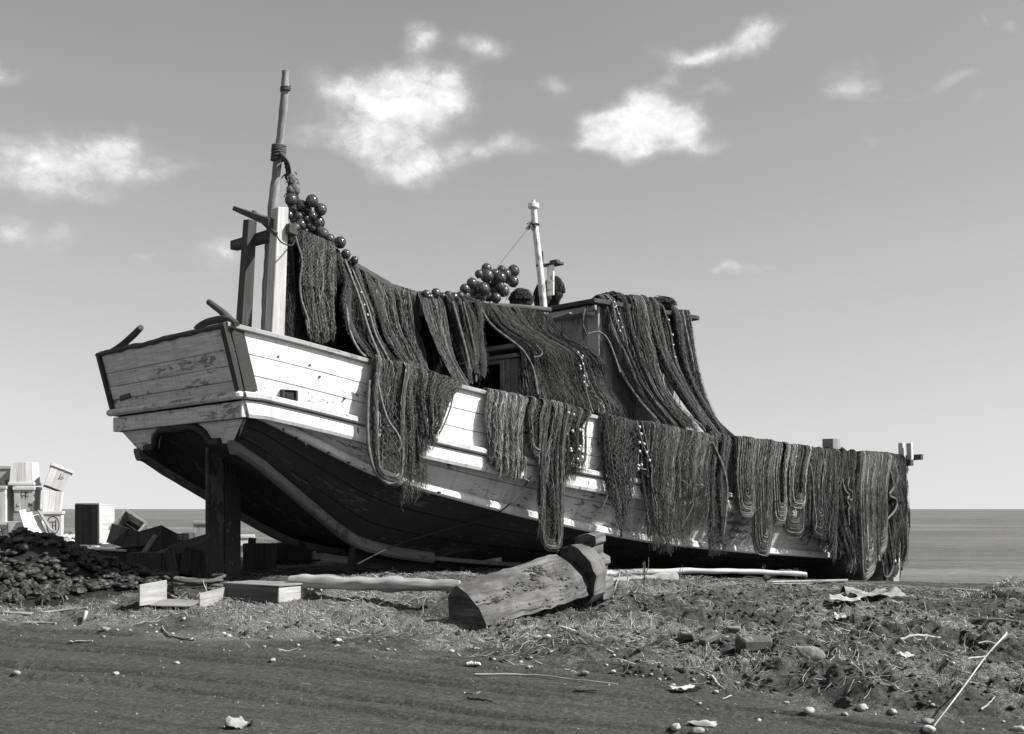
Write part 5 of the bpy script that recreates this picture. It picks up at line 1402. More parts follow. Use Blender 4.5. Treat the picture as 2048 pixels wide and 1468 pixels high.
# ------------------------------------------------------------------ crates
def crate_obj(name, label, c, dims, yaw=0, tilt=0, roll=0, taper=.92, open_top=True, mat='crate', rim=True, lid=False, marks=None, tint=1., group=None, bmat=None):
    """fish crate of thin boards; c = centre of its base"""
    w_, l_, h_ = dims
    Rm = rotm(R(tilt), R(roll), R(yaw)); c = np.asarray(c, float)
    T = lambda p: c + Rm @ np.asarray(p, float)
    o = thing(name, c, label, 'crate', group)
    th = .016
    def side(ax, sg, nb):
        mb = MB()
        for q in range(nb):
            a, b_ = q / nb, (q + 1) / nb
            cs = np.zeros((2, 2, 2, 3))
            for i, s in enumerate((a + .004, b_ - .004)):
                for k, z in enumerate((0, h_)):
                    f = taper + (1 - taper) * (z / h_)
                    for j, d in enumerate((0, th)):
                        if ax == 'y': p = ((s - .5) * w_ * f, sg * (l_ / 2 * f - d), z)
                        else: p = (sg * (w_ / 2 * f - d), (s - .5) * (l_ * f - 2 * th), z)
                        cs[i, j, k] = T(p)
            add_hex(mb, cs, .003, tint * rnd.uniform(.8, 1.15), .0015)
        return mb.build('side_board', M[mat], o)
    for ax in 'xy':
        for sg in (-1, 1): side(ax, sg, 3 if (ax == 'y') else 2)
    mb = MB(); nb = 4
    for q in range(nb):
        f = taper; s0 = -l_ / 2 * f + th + (l_ * f - 2 * th) * q / nb; s1 = -l_ / 2 * f + th + (l_ * f - 2 * th) * (q + 1) / nb - .005
        add_hex(mb, [[[T((x, y, z)) for z in (.003, th)] for y in (s0, s1)] for x in (-w_ / 2 * f + th + .002, w_ / 2 * f - th - .002)], .002, tint * rnd.uniform(.8, 1.1))
    mb.build('base_board', M[bmat or mat], o)
    if rim:
        mb = MB(); bh = .055
        for sg in (-1, 1):
            add_hex(mb, [[[T((x, sg * (l_ / 2 + y), z)) for z in (h_ - bh, h_ + .004)] for y in (.002, .02)] for x in (-w_ / 2 - .01, w_ / 2 + .01)], .003, tint)
            add_hex(mb, [[[T((sg * (w_ / 2 + x), y, z)) for z in (h_ - bh, h_ + .004)] for y in (-l_ / 2 + .0, l_ / 2 - .0)] for x in (.002, .016)], .003, tint)
        mb.build('rim_batten', M[mat], o)
    if lid:
        mb = MB()
        for q in range(3):
            s0 = -w_ / 2 + w_ * q / 3; s1 = s0 + w_ / 3 - .005
            add_hex(mb, [[[T((x, y, z)) for z in (h_ + .006, h_ + .02)] for y in (-l_ / 2, l_ / 2)] for x in (s0, s1)], .002, tint * rnd.uniform(.85, 1.1))
        mb.build('lid_board', M[lid if isinstance(lid, str) else mat], o)
    if marks:
        fs = {'f': lambda a, z: (a * w_, -(l_ / 2 * (taper + (1 - taper) * z)) - .002, z * h_), 'r': lambda a, z: ((w_ / 2 * (taper + (1 - taper) * z)) + .002, a * l_, z * h_),
              'l': lambda a, z: (-(w_ / 2 * (taper + (1 - taper) * z)) - .002, -a * l_, z * h_), 'b': lambda a, z: (a * w_ * .9, z * l_ - l_ / 2, -.001)}
        mb = MB()
        for face, pts, wd in marks:
            P = np.array([T(fs[face](a, z)) for a, z in pts])
            nrm = Rm @ {'f': np.array([0, -1., 0]), 'r': np.array([1., 0, 0]), 'l': np.array([-1., 0, 0]), 'b': np.array([0, 0, -1.])}[face]
            t = unit(np.gradient(P, axis=0)); s = np.cross(t, nrm) * wd / 2
            n_ = len(P); V = np.concatenate([P - s, P + s, P - s - nrm * -.0015, P + s + nrm * .0015])
            i = np.arange(n_ - 1)
            mb.add(np.concatenate([P - s + nrm * .001, P + s + nrm * .001]), np.stack([i, i + n_, i + 1 + n_, i + 1], 1))
        mb.build('painted_mark', M['ink'], o)
    return o
def brush(cx, cz, s, seed):
    """a few brush strokes like a hand-painted character"""
    r = random.Random(seed); out = []
    for q in range(r.randint(3, 5)):
        if q % 2 == 0: x = r.uniform(-.5, .1); z = r.uniform(-.5, .5); out.append([(cx + x * s, cz + z * s), (cx + (x + .6) * s, cz + (z + r.uniform(-.1, .15)) * s)])
        else: x = r.uniform(-.3, .4); out.append([(cx + x * s, cz + .5 * s), (cx + (x + r.uniform(-.2, .1)) * s, cz), (cx + (x - r.uniform(-.3, .3)) * s, cz - .5 * s)])
    return out
def ring(cx, cz, rx, rz): 
    a = np.linspace(0, 6.283, 26); return [(cx + rx * math.cos(q), cz + rz * math.sin(q)) for q in a]
def mk(face, lst, wd=.014): return [(face, p, wd) for p in lst]
DL = 23.5
KX = DL / FPX
CG = 'fish crates stacked at the left edge'
def atl(px, py, dy=0.): return at(px, py, DL + dy)
cr = lambda label, px, pyb, wpx, hpx, l=.55, **k: crate_obj('fish_crate', label, atl(px, pyb, k.pop('dy', 0) + .25), (wpx * KX, l, hpx * KX), group=CG, **k)
# lower tier
cr('pale fish crate with a painted ring mark, bottom right of the left stack', 106, 1078, 38, 56, yaw=16, marks=mk('f', [ring(.06, .5, .3, .32)], .016) + mk('f', [[(-.1, .62), (.18, .62)], [(.04, .62), (.04, .38)], [(.1, .5), (.22, .5)], [(.2, .7), (.2, .34)]], .014))
cr('white-faced fish crate tucked under the tipped crate, right of the stack', 104, 1024, 36, 42, yaw=18, roll=4, tint=1.25, rim=False)
cr('tipped fish crate leaning out at the top right of the stack', 106, 978, 42, 46, yaw=22, roll=22, tilt=-4, marks=mk('f', brush(.05, .55, .3, 3), .014))
cr('upright fish crate with brush marks in the middle of the stack', 55, 1022, 40, 48, yaw=8, marks=mk('f', brush(.0, .68, .32, 5) + brush(.28, .25, .2, 6) + brush(-.3, .22, .16, 8), .013))
crate_obj('fish_crate', 'upturned clean fish crate topping the stack', atl(50, 925, .25), (47 * KX, .55, 46 * KX), yaw=8, roll=180, group=CG, taper=1.0 / 1.12, rim=True, tint=1.1)
cr('narrow grey fish crate on top at the far left', 12, 978, 34, 46, dy=.35, yaw=10, tint=.72, marks=mk('f', brush(.2, .3, .2, 11), .012))
cr('grey fish crate below the narrow one at the far left', 16, 1026, 40, 46, dy=.35, yaw=8, tint=.85)
cr('tall pale fish crate standing at the left picture edge', 2, 1046, 36, 74, dy=-.1, yaw=6, tint=.95)
cr('low long fish crate with a square mark at the foot of the stack', 10, 1080, 40, 36, dy=-.5, yaw=6, marks=mk('f', brush(.1, .5, .4, 14), .013))
crate_obj('fish_crate', 'broad pale fish crate lying on its side in front of the stack', atl(52, 1078, -.45), (56 * KX, .4, 32 * KX), yaw=4, group=CG, rim=False, lid=True)
# leaning boards panel
o = thing('board_panel', atl(75, 1080, -.7), 'pale board panel leaning slanted against the stacked crates', 'board')
mb = MB()
for q in range(3):
    p0 = atl(44 + q * 13, 1020 + q * 5, -.55 + .05 * q); p1 = atl(64 + q * 14, 1082, -.95 + .05 * q); beam(mb, p1, p0, .125, .02, up=(0.5, -1, 0), tint=1.1)
mb.build('panel', M['crate'], o)
mb = MB(); beam(mb, atl(78, 1022, -.5), atl(103, 1062, -.75), .03, .1, up=(0, -1, 0), tint=.4); mb.build('batten', M['crate'], o)
# mid-left group in the boat's shadow
crate_obj('fish_crate', 'tall crate on end, its mouth closed by dark boards painting inner shade, with a bright right side', at(207, 1048, 20.75), (.50, .68, .40), yaw=-22, tilt=90, group=None, taper=.97, rim=True, mat='crate', bmat='crate_dark', lid='crate_dark')  # dark lid and base boards stand in for shade inside
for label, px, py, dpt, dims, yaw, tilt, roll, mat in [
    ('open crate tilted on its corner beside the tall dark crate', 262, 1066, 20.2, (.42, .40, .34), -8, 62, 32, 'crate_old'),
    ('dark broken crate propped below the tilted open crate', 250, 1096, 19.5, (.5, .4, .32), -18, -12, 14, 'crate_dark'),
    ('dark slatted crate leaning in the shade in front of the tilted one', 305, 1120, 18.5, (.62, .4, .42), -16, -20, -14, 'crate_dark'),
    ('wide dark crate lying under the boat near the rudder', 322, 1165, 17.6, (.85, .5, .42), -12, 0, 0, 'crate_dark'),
    ('dark crate added behind the slatted one to fill the shade', 345, 1128, 19.3, (.5, .4, .4), -14, -8, 8, 'crate_dark'),  # added, with the box below, to blacken the boat's shadow
    ('dark box added left of the rudder to fill the shade', 388, 1150, 17.4, (.42, .4, .36), 8, 0, 12, 'crate_dark'),
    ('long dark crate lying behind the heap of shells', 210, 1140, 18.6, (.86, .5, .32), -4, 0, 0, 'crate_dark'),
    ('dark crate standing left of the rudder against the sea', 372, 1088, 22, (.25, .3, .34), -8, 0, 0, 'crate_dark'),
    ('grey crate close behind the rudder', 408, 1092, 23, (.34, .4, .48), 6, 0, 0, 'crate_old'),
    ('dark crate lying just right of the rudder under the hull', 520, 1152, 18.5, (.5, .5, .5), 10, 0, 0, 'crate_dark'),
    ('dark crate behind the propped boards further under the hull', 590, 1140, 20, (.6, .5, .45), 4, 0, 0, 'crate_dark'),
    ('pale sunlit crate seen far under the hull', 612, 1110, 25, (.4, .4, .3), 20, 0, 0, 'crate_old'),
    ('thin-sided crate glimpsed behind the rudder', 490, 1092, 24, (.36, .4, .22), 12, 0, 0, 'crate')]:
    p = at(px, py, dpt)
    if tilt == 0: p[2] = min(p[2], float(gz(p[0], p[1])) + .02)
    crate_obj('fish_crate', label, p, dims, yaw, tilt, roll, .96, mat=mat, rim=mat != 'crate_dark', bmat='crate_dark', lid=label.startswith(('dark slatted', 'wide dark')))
# boat-like dark lump left of the rudder base, planks
def plank_thing(label, p, q, w_, t_, mat='drift', up=(0, 0, 1), jit=.006, name='plank', cat='plank'):
    mb = MB(); beam(mb, p, q, w_, t_, up=up, jit=jit, b=.008)
    o = mb.build(name, M[mat], None); tag(o, label, cat); return o
def on(px, py, dz=0.):
    g = gp(px, py); g[2] += dz; return g
plank_thing('grey plank lying flat on the sand behind the shell heap', at(82, 1088, 22), at(140, 1086, 22), .6, .05, 'wood')
plank_thing('dark plank added left of the rudder to fill the shade', at(340, 1112, 18), at(420, 1088, 17.2), .06, .3, 'crate_dark')  # added dark board covering light ground in the boat's shadow
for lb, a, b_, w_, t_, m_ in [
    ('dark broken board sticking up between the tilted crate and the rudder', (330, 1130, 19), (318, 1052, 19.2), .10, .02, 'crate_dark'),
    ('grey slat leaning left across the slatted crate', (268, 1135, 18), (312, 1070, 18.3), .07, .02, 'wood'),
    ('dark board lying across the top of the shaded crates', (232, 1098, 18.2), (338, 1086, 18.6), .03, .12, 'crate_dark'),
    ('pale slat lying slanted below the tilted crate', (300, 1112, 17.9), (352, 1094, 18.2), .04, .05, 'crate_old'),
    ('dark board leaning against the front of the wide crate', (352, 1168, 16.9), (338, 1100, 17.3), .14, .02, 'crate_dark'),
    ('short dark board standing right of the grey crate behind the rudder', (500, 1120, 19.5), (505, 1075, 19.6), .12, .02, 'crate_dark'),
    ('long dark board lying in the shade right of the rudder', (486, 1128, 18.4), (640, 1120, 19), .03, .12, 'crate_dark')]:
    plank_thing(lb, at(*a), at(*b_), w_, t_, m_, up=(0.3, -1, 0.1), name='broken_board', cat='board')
plank_thing('pale batten lying on the dark crate by the shells', at(186, 1098, 18.3), at(252, 1101, 18.1), .05, .02, 'crate')
# broken open crate in the foreground
o = thing('broken_crate', on(360, 1212), 'broken pale crate with two upright ends and a missing side', 'crate')
gA = on(300, 1208); gB = on(420, 1216)
Yc = gA[1] - .4
def panel(name, quad, th, mat='crate_old', tint=1.):
    q = np.array(quad); n_ = unit(np.cross(q[1] - q[0], q[3] - q[0])); mb = MB()
    c = np.zeros((2, 2, 2, 3)); ids = [[0, 3], [1, 2]]
    for i in (0, 1):
        for k in (0, 1):
            for j in (0, 1): c[i, j, k] = q[ids[i][k]] + n_ * th * j
    add_hex(mb, c, .003, tint, .001); return mb.build(name, M[mat], o)
d1, d2 = Yc, Yc + .45
panel('end_board', [at(277, 1212, d1), at(331, 1206, d1 + .55), at(331, 1160, d1 + .55), at(277, 1170, d1)], .018)
panel('end_board', [at(397, 1222, d1 - .15), at(449, 1204, d1 + .45), at(449, 1174, d1 + .45), at(397, 1187, d1 - .15)], .018, tint=.95)
panel('base_board', [at(300, 1213, d1 + .1), at(396, 1216, d1 - .05), at(397, 1202, d1 + .35), at(325, 1200, d1 + .5)], .015, tint=.7)
panel('side_board', [at(331, 1198, d1 + .6), at(360, 1203, d1 + .5), at(331, 1182, d1 + .6), at(331, 1182.5, d1 + .6)], .015, 'crate_dark')
# closed flat crate
o = thing('flat_crate', on(530, 1198), 'low closed wooden crate with a grey lid, shade painted on its front, and pale right end', 'crate')
Yf = on(556, 1202)[1] - .3; A_ = at(446, 1192, Yf + .45); B_ = at(556, 1203, Yf); C_ = at(613, 1201, Yf + .5); D_ = A_ + C_ - B_
hz = 32 / FPX * Yf
def box4(name, pts, z0, z1, mat, tint=1.):
    mb = MB(); a, b_, c_, d_ = [np.array(q) for q in pts]
    add_hex(mb, [[[np.array([p[0], p[1], z]) for z in (z0, z1)] for p in r_] for r_ in ((a, b_), (d_, c_))], .006, tint, .003); return mb.build(name, M[mat], o)
zb0 = B_[2] - .02
box4('side_board', [A_, B_, B_ + (D_ - A_) * .03, A_ + (D_ - A_) * .03], zb0, zb0 + hz, 'wood_dark', 1.3)  # darker wood here paints shade on the side turned from the sun
box4('side_board', [D_ - (D_ - A_) * .03, C_ - (D_ - A_) * .03, C_, D_], zb0, zb0 + hz, 'crate_old')
i1 = (D_ - A_) * .032
box4('end_board', [B_ + i1 - (B_ - A_) * .03, B_ + i1, C_ - i1, C_ - i1 - (B_ - A_) * .03], zb0, zb0 + hz, 'crate_old', 1.1)
box4('end_board', [A_ + i1, A_ + i1 + (B_ - A_) * .03, D_ - i1 + (B_ - A_) * .03, D_ - i1], zb0, zb0 + hz, 'crate_old')
e1 = unit(B_ - A_) * .02
box4('lid', [A_ - e1, B_ + e1, C_ + e1, D_ - e1], zb0 + hz + .002, zb0 + hz + .022, 'wood', .9)
# coil of dark rope behind the broken crate
o = thing('rope_coil', on(400, 1186), 'dark rope loosely coiled behind the broken crate', 'rope')
mb = MB(); base = on(392, 1182)
a = np.linspace(0, 6.28 * 3.2, 120); rad = .26 + .03 * np.sin(a * 2.3)
rope(mb, np.stack([base[0] + rad * np.cos(a) * 1.15, base[1] + .1 + rad * np.sin(a), base[2] + .04 + .016 * a / 3 + .02 * np.sin(a * 1.7)], 1), .02, 300); mb.build('rope_strand', M['rope_dark'], o)
# logs
def log(label, P, r0, r1, mat='drift', wobv=.14, name='driftwood_log', sides=14):
    mb = MB(); Q = spline(P, 40); Q = Q + np.stack([0 * Q[:, 0], 0 * Q[:, 0], fbm(np.arange(40) * .25, np.zeros(40), rnd.randint(0, 90), 2) * r0 * .3], 1)
    tube(mb, Q, np.linspace(r0, r1, 40) * (1 + .08 * np.sin(np.arange(40) * .9)), sides, wob=wobv)
    ob = mb.build(name, M[mat], None); tag(ob, label, 'log'); return ob
g1, g2_ = on(590, 1186), on(900, 1184)
y1 = g1[1] - .45; 
log('pale bleached log lying under the stern half of the boat', [at(580, 1163, y1 + .3), at(650, 1166, y1 + .2), at(760, 1168, y1 + .1), at(920, 1172, y1 - .2)], .078, .07, wobv=.3)
log('pale straight pole lying under the bow half of the boat', [at(1195, 1148, 18.4), at(1300, 1144, 18.7), at(1450, 1142, 19), at(1612, 1149, 19.4)], .055, .035, 'wood_light', .12)
log('grey squared log half buried beside the white pole', [at(1210, 1166, 16.4), at(1280, 1162, 16.7), at(1352, 1156, 17)], .075, .085, 'wood')
log('bent dark branch on the crest below the bow', [at(1528, 1158, 20), at(1560, 1146, 20), at(1600, 1148, 20), at(1612, 1155, 20)], .05, .06, 'wood_dark')
plank_thing('dark plank ledge lying in the shade beneath the keel', at(800, 1108, 18.2), at(1000, 1118, 18.6), .2, .1, 'wood')
plank_thing('thin pale board at the foot of the bow', on(1540, 1166, .02), on(1690, 1163, .02), .12, .02, 'drift')
# prop under the bow
mb = MB(); tube(mb, np.array([Ph(1770, 1095, .0), Ph(1771, 1166, .0)]), .05, 8); o = mb.build('prop_post', M['wood_dark'], None); tag(o, 'short dark post propping the bow above the ground', 'post')

# ------------------------------------------------------------------ carved timber lying in front of the boat
o = thing('carved_timber', on(1060, 1250), 'heavy carved timber with chamfered faces, a neck and a flange, lying on the grass', 'timber')
gn = on(935, 1252)                       # near end
y0 = gn[1]; y1_ = y0 + 1.35
c0 = at(925, 1212, y0 + .05); c1 = at(1125, 1150, y1_)
ax = unit(c1 - c0); sdv = unit(np.cross(ax, UZ)); upv = np.cross(sdv, ax)
# section of the timber read off its dark near end: (right, up) in metres
sc = y0 / FPX
sec = [(-42, -34), (48, -52), (36, -8), (12, 28), (-12, 42), (-36, 18)]
sec = np.array([(-40, -36), (62, -42), (44, 0), (12, 30), (-14, 44), (-38, 20)]) * sc
def ringpts(c, sec_, s=1.): return np.array([c + sdv * a * s + upv * b_ * s for a, b_ in sec_])
def prism(mb, rings, tint=1.):
    k = len(rings[0]); V = np.concatenate(rings); n_ = len(rings)
    off = rng.random() * 30
    Lx = np.concatenate(([0], np.cumsum([np.linalg.norm(rings[i + 1].mean(0) - rings[i].mean(0)) for i in range(n_ - 1)])))
    G_ = np.concatenate([np.stack([np.full(k, Lx[i]) + off, np.concatenate(([0], np.cumsum(np.linalg.norm(np.diff(rings[i], axis=0), axis=1)))), np.full(k, 0.)], 1) for i in range(n_)])
    F_ = [[i * k + j, i * k + (j + 1) % k, (i + 1) * k + (j + 1) % k, (i + 1) * k + j] for i in range(n_ - 1) for j in range(k)]
    mb.add(V, F_, G_, tint)
    mb.add(rings[0], [list(range(k))[::-1]], np.stack([rings[0] @ sdv * .3, rings[0] @ upv, rings[0] @ ax], 1) * (4, 1, 1), tint * .7)
    mb.add(rings[-1], [list(range(k))], np.stack([rings[-1] @ sdv * .3, rings[-1] @ upv, rings[-1] @ ax], 1) * (4, 1, 1), tint * .8)
def subdiv_sec(s_, bev=.12):
    out = []
    n_ = len(s_)
    for i in range(n_):
        a, b_, c_ = s_[i - 1], s_[i], s_[(i + 1) % n_]
        out += [b_ + (a - b_) * bev * .6, b_ + (c_ - b_) * bev * .6]
    return np.array(out)
sb = subdiv_sec(sec)
mb = MB(); L_ = np.linalg.norm(c1 - c0); rings = []
for q in range(16):
    t = q / 15; s = np.interp(t, [0, .02, .97, 1], [.97, 1.0, 1.13, 1.09])
    rg = ringpts(c0 + ax * L_ * t, sb, s); rg = rg + rng.normal(0, .006, rg.shape); rings.append(rg)
prism(mb, rings, .85); mb.build('body', M['block'], o)
mb = MB(); rings = [ringpts(c0 + ax * (L_ + d_), sb, s) for d_, s in ((.001, .82), (.2, .8))]; prism(mb, rings, .35); mb.build('neck', M['block'], o)
# flange: thick crescent slab
fl = []
nar = 15; ang = np.linspace(R(-60), R(118), nar)
Cc = c0 + ax * (L_ + .16) + upv * -.06
outer = np.array([(math.cos(a) * .32 + .012 * math.sin(a * 7), math.sin(a) * .355 + .01 * math.cos(a * 9)) for a in ang]); inner = np.array([(math.cos(a) * .17 - .02, math.sin(a) * .2) for a in ang[::-1]])
secf = np.concatenate([outer, inner])
mb = MB()
r1_ = ringpts(Cc, secf, 1.); r2_ = ringpts(Cc + ax * .24, secf, .97)
k = len(secf); r1_ = r1_ + rng.normal(0, .007, r1_.shape); r2_ = r2_ + rng.normal(0, .007, r2_.shape); V = np.concatenate([r1_, r2_]); mb.add(V, [[j, (j + 1) % k, k + (j + 1) % k, k + j] for j in range(k)], np.stack([np.tile(np.arange(k) * .06, 2), np.repeat([0, .24], k) * .4, np.zeros(2 * k)], 1), 1.1)
for rr_, fl_ in ((r1_, 1), (r2_, 0)):
    for j in range(nar - 1):
        q = [j, j + 1, k - 2 - j, k - 1 - j]
        mb.add(rr_[q], [[0, 1, 2, 3]] if not fl_ else [[3, 2, 1, 0]], np.stack([secf[q][:, 1], secf[q][:, 0], np.zeros(4)], 1), .45 if fl_ else .8)
mb.build('flange', M['block'], o)
# notched tail
mb = MB()
tl = c0 + ax * (L_ + .5) - upv * .09
secn = np.array([(-.14, -.26), (.24, -.26), (.26, -.05), (.17, -.02), (.2, .1), (.24, .13), (.24, .2), (.15, .24), (.16, .34), (.2, .38), (.2, .46), (.1, .49), (-.05, .46), (-.14, .3)])
prism(mb, [ringpts(tl + ax * d_, secn, 1.) for d_ in (-.10, .10)], 1.2); mb.build('notched_tail', M['block'], o)
# lichen crusts, and a rotten hollow's inner dark painted by black lumps
mb = MB()
def face_pt(t, f, edge):      # point on the face between section corner edge and edge+1
    a, b_ = sec[edge], sec[(edge + 1) % len(sec)]; p = a + (b_ - a) * f
    s = 1.0 + .13 * t; return c0 + ax * L_ * t + sdv * p[0] * s + upv * p[1] * s
for t, f, e, n_, sp in [(.18, .1, 2, 46, .06), (.56, .15, 2, 60, .06), (.80, .5, 2, 24, .03), (.88, .75, 2, 50, .05), (.84, .15, 2, 20, .03), (.62, .4, 1, 40, .12), (.45, .55, 2, 22, .1), (.72, .8, 1, 20, .08)]:
    for q in range(n_):
        p = face_pt(np.clip(t + rng.normal(0, sp), 0.02, .97), np.clip(f + rng.normal(0, .13), .05, .95), e); r_ = rnd.uniform(.005, .02)
        lump(mb, p - sdv * .006 - upv * .004, (r_ * rnd.uniform(.8, 2), r_, r_ * .6), 1, rnd.randint(0, 200), .7, tint=rnd.choice([.4, .8, 2., 3.]), smooth=False)
mb.build('lichen_crust', M['shell'], o)
mb = MB()
for q in range(26):
    p = face_pt(.66 + rnd.uniform(-.085, .085), rnd.uniform(.55, 1.0), 2) if q % 2 else face_pt(.66 + rnd.uniform(-.085, .085), rnd.uniform(.0, .3), 3)
    lump(mb, p - sdv * .01 - upv * .012, (.045, .04, .022), 1, rnd.randint(0, 99), .5, smooth=False)
mb.build('painted_rot_hollow', M['black'], o)  # black colour stands in for the shade inside a hole

# ------------------------------------------------------------------ heap of dark shells at the left
hc = at(30, 1175, 15.2)
def heap_z(x, y):
    dx = (x - hc[0]) / 1.35; dy = (y - hc[1] - .2) / 1.6
    r2 = dx * dx + dy * dy
    return .66 * np.exp(-r2 * 1.15) * (1 + .5 * fbm(x * 2, y * 2, 21, 3))
nx_ = 70; xs = np.linspace(hc[0] - 3, hc[0] + 2.6, nx_); ys = np.linspace(hc[1] - 2.2, hc[1] + 3, nx_)
XX, YY = np.meshgrid(xs, ys); ZZ = gz(XX, YY) + heap_z(XX, YY) - .05
i = np.arange(nx_ - 1)[:, None] * nx_; j = np.arange(nx_ - 1)[None]
mb = MB().add(np.stack([XX, YY, ZZ], -1).reshape(-1, 3), np.stack([i + j, i + j + 1, i + nx_ + j + 1, i + nx_ + j], -1).reshape(-1, 4), None, .4, True)
nb = 2600; bx = rng.uniform(hc[0] - 2.4, hc[0] + 2.2, nb); by = rng.uniform(hc[1] - 1.8, hc[1] + 2.2, nb); hz_ = heap_z(bx, by)
keep = hz_ > .07; bx, by, hz_ = bx[keep], by[keep], hz_[keep]; bz = gz(bx, by) + hz_
vi, fi_ = ico(1)
def scatter(mb, xs, ys, zs, rs, flat=(.5, .8), tints=None, jag=.16):
    n_ = len(xs); v0 = vi[None] * (1 + rng.normal(0, jag, (n_, len(vi), 1)))
    scl = np.stack([rs * rng.uniform(.8, 1.25, n_), rs * rng.uniform(.7, 1.1, n_), rs * rng.uniform(flat[0], flat[1], n_)], 1)
    v = v0 * scl[:, None]
    a = rng.uniform(0, 6.28, n_); tx = rng.normal(0, .35, n_)
    ca, sa = np.cos(a), np.sin(a); ct, st_ = np.cos(tx), np.sin(tx)
    y = v[..., 1] * ct[:, None] - v[..., 2] * st_[:, None]; z = v[..., 1] * st_[:, None] + v[..., 2] * ct[:, None]
    V = np.stack([v[..., 0] * ca[:, None] - y * sa[:, None], v[..., 0] * sa[:, None] + y * ca[:, None], z], -1) + np.stack([xs, ys, zs], 1)[:, None]
    F_ = (fi_[None] + (np.arange(n_) * len(vi))[:, None, None]).reshape(-1, 3)
    mb.add(V.reshape(-1, 3), F_, None, np.repeat(tints if tints is not None else np.ones(n_), len(vi)), True)
sel = np.argsort(by)                                   # the nearest show largest: those become things of their own
front = sel[:180]; rest = sel[180:]
scatter(mb, bx[rest], by[rest], bz[rest], rng.uniform(.025, .075, len(rest)), (.25, .8), rng.choice([.4, .7, 1., 1.6, 2.4], len(rest), p=[.3, .3, .25, .1, .05]))
sh = mb.build('shell_heap', M['shell'], None); tag(sh, 'heap of dark shells and cobbles at the left edge', 'shell heap', None, 'stuff')
SH = []
for q in range(6):
    m_ = MB(); lump(m_, (0, 0, 0), (.055, .048, .022), 2, q * 7, .6, tint=[.35, .5, .8, 1.1, 1.9, .6][q], freq=2.2, smooth=False); ob = m_.build('dark_shell', M['shell'], None, (0, 0, 0)); SH.append(ob)
for n_, q in enumerate(front):
    ob = SH[n_ % 6] if n_ < 6 else SH[n_ % 6].copy()
    if n_ >= 6: COL.objects.link(ob)
    ob.location = (bx[q], by[q], bz[q]); ob.rotation_euler = (rnd.uniform(-.2, 1.5), rnd.uniform(-.7, .7), rnd.uniform(-1, 1)); k = rnd.uniform(.55, 1.45); ob.scale = (k, k, k)
    tag(ob, 'dark rounded shell on the near slope of the heap at the left edge', 'shell', 'dark shells on the heap')
# ------------------------------------------------------------------ stones, sticks, grass, litter
PEB = []
for q in range(8):
    m_ = MB(); lump(m_, (0, 0, .012), (.05, .038, .028), 2, q * 5 + 2, .42, tint=[1., 1.1, .8, .6, 1.2, .9, 1.05, .7][q]); PEB.append(m_.build('pebble', M['stone'], None, (0, 0, 0)))
npb = 0
def pebble(p, size, label, group=None, rz=None):
    global npb
    b_ = PEB[npb % 8]; ob = b_ if npb < 8 else b_.copy()
    if npb >= 8: COL.objects.link(ob)
    npb += 1
    ob.location = tuple(p); ob.scale = (size, size, size); ob.rotation_euler = (rnd.uniform(-.2, .2), rnd.uniform(-.2, .2), rnd.uniform(0, 6.28) if rz is None else rz)
    tag(ob, label, 'stone', group); return ob
big = [((1617,1424), 1.25, 'smooth oblong pale pebble lying clear on the dark soil, left of the pair'), ((1724,1420), 1.3, 'round pale pebble right of the oblong one, on the dark soil'), ((1689,1431), .8, 'small dark-edged pebble between the two pale ones'),
       ((1855,1448), 1.25, 'flat pebble above the lower end of the long bare stick'), ((1858,1462), 1.2, 'flat pebble at the lower end of the long bare stick'), ((1786,1428), .95, 'speckled pale pebble among small gravel left of the stick'),
       ((1352,1458), 1.2, 'grey pebble at the bottom picture edge right of centre'), ((1396,1466), 1.4, 'large pale pebble cut by the bottom picture edge'), ((2038,1462), 1.2, 'pale pebble at the bottom right corner'),
       ((1095,1275), 1., 'pale rounded pebble just below the carved timber'), ((1076,1277), .9, 'pale pointed pebble just left of the rounded one below the timber'), ((1170,1351), 1.1, 'smooth pale pebble at the road edge below the carved timber'),
       ((494,1201), 1.2, 'white pebble in front of the flat crate'), ((528,1204), .7, 'small white pebble at the near corner of the flat crate'), ((457,1275), 1.1, 'pale stone lying left on the road edge'), ((210,1260), 1.2, 'broad pale stone beside the lone dark one at the road edge'),
       ((232,1350), .8, 'white pebble alone on the left part of the road'), ((354,1328), .7, 'white pebble on the road left of centre'), ((33,1350), .9, 'pale pebble on the far left of the road'), ((636,1278), .9, 'pale stone on the road edge, largest of a small group'), ((676,1282), 1., 'white stone on the road edge right of a small group'), ((545,1322), .8, 'white pebble beside a dark clod on the road')]
for (px, py), s, lb in big: pebble(on(px, py), s * .72, lb)
for q in range(84):
    if q < 70: px = rnd.uniform(200, 1500); py = np.interp(px, [0, 600, 1024, 1350, 1500], [1250, 1285, 1330, 1360, 1385]) + rnd.gauss(0, 16)
    elif q < 105: px = rnd.uniform(1300, 2048); py = rnd.uniform(1400, 1466)
    else: px = rnd.uniform(20, 220); py = rnd.uniform(1420, 1450)
    pebble(on(px, py), rnd.uniform(.18, .5) * (.7 if q >= 105 else 1), 'small pale pebble scattered along the road edge and bare soil', 'small pale pebbles')
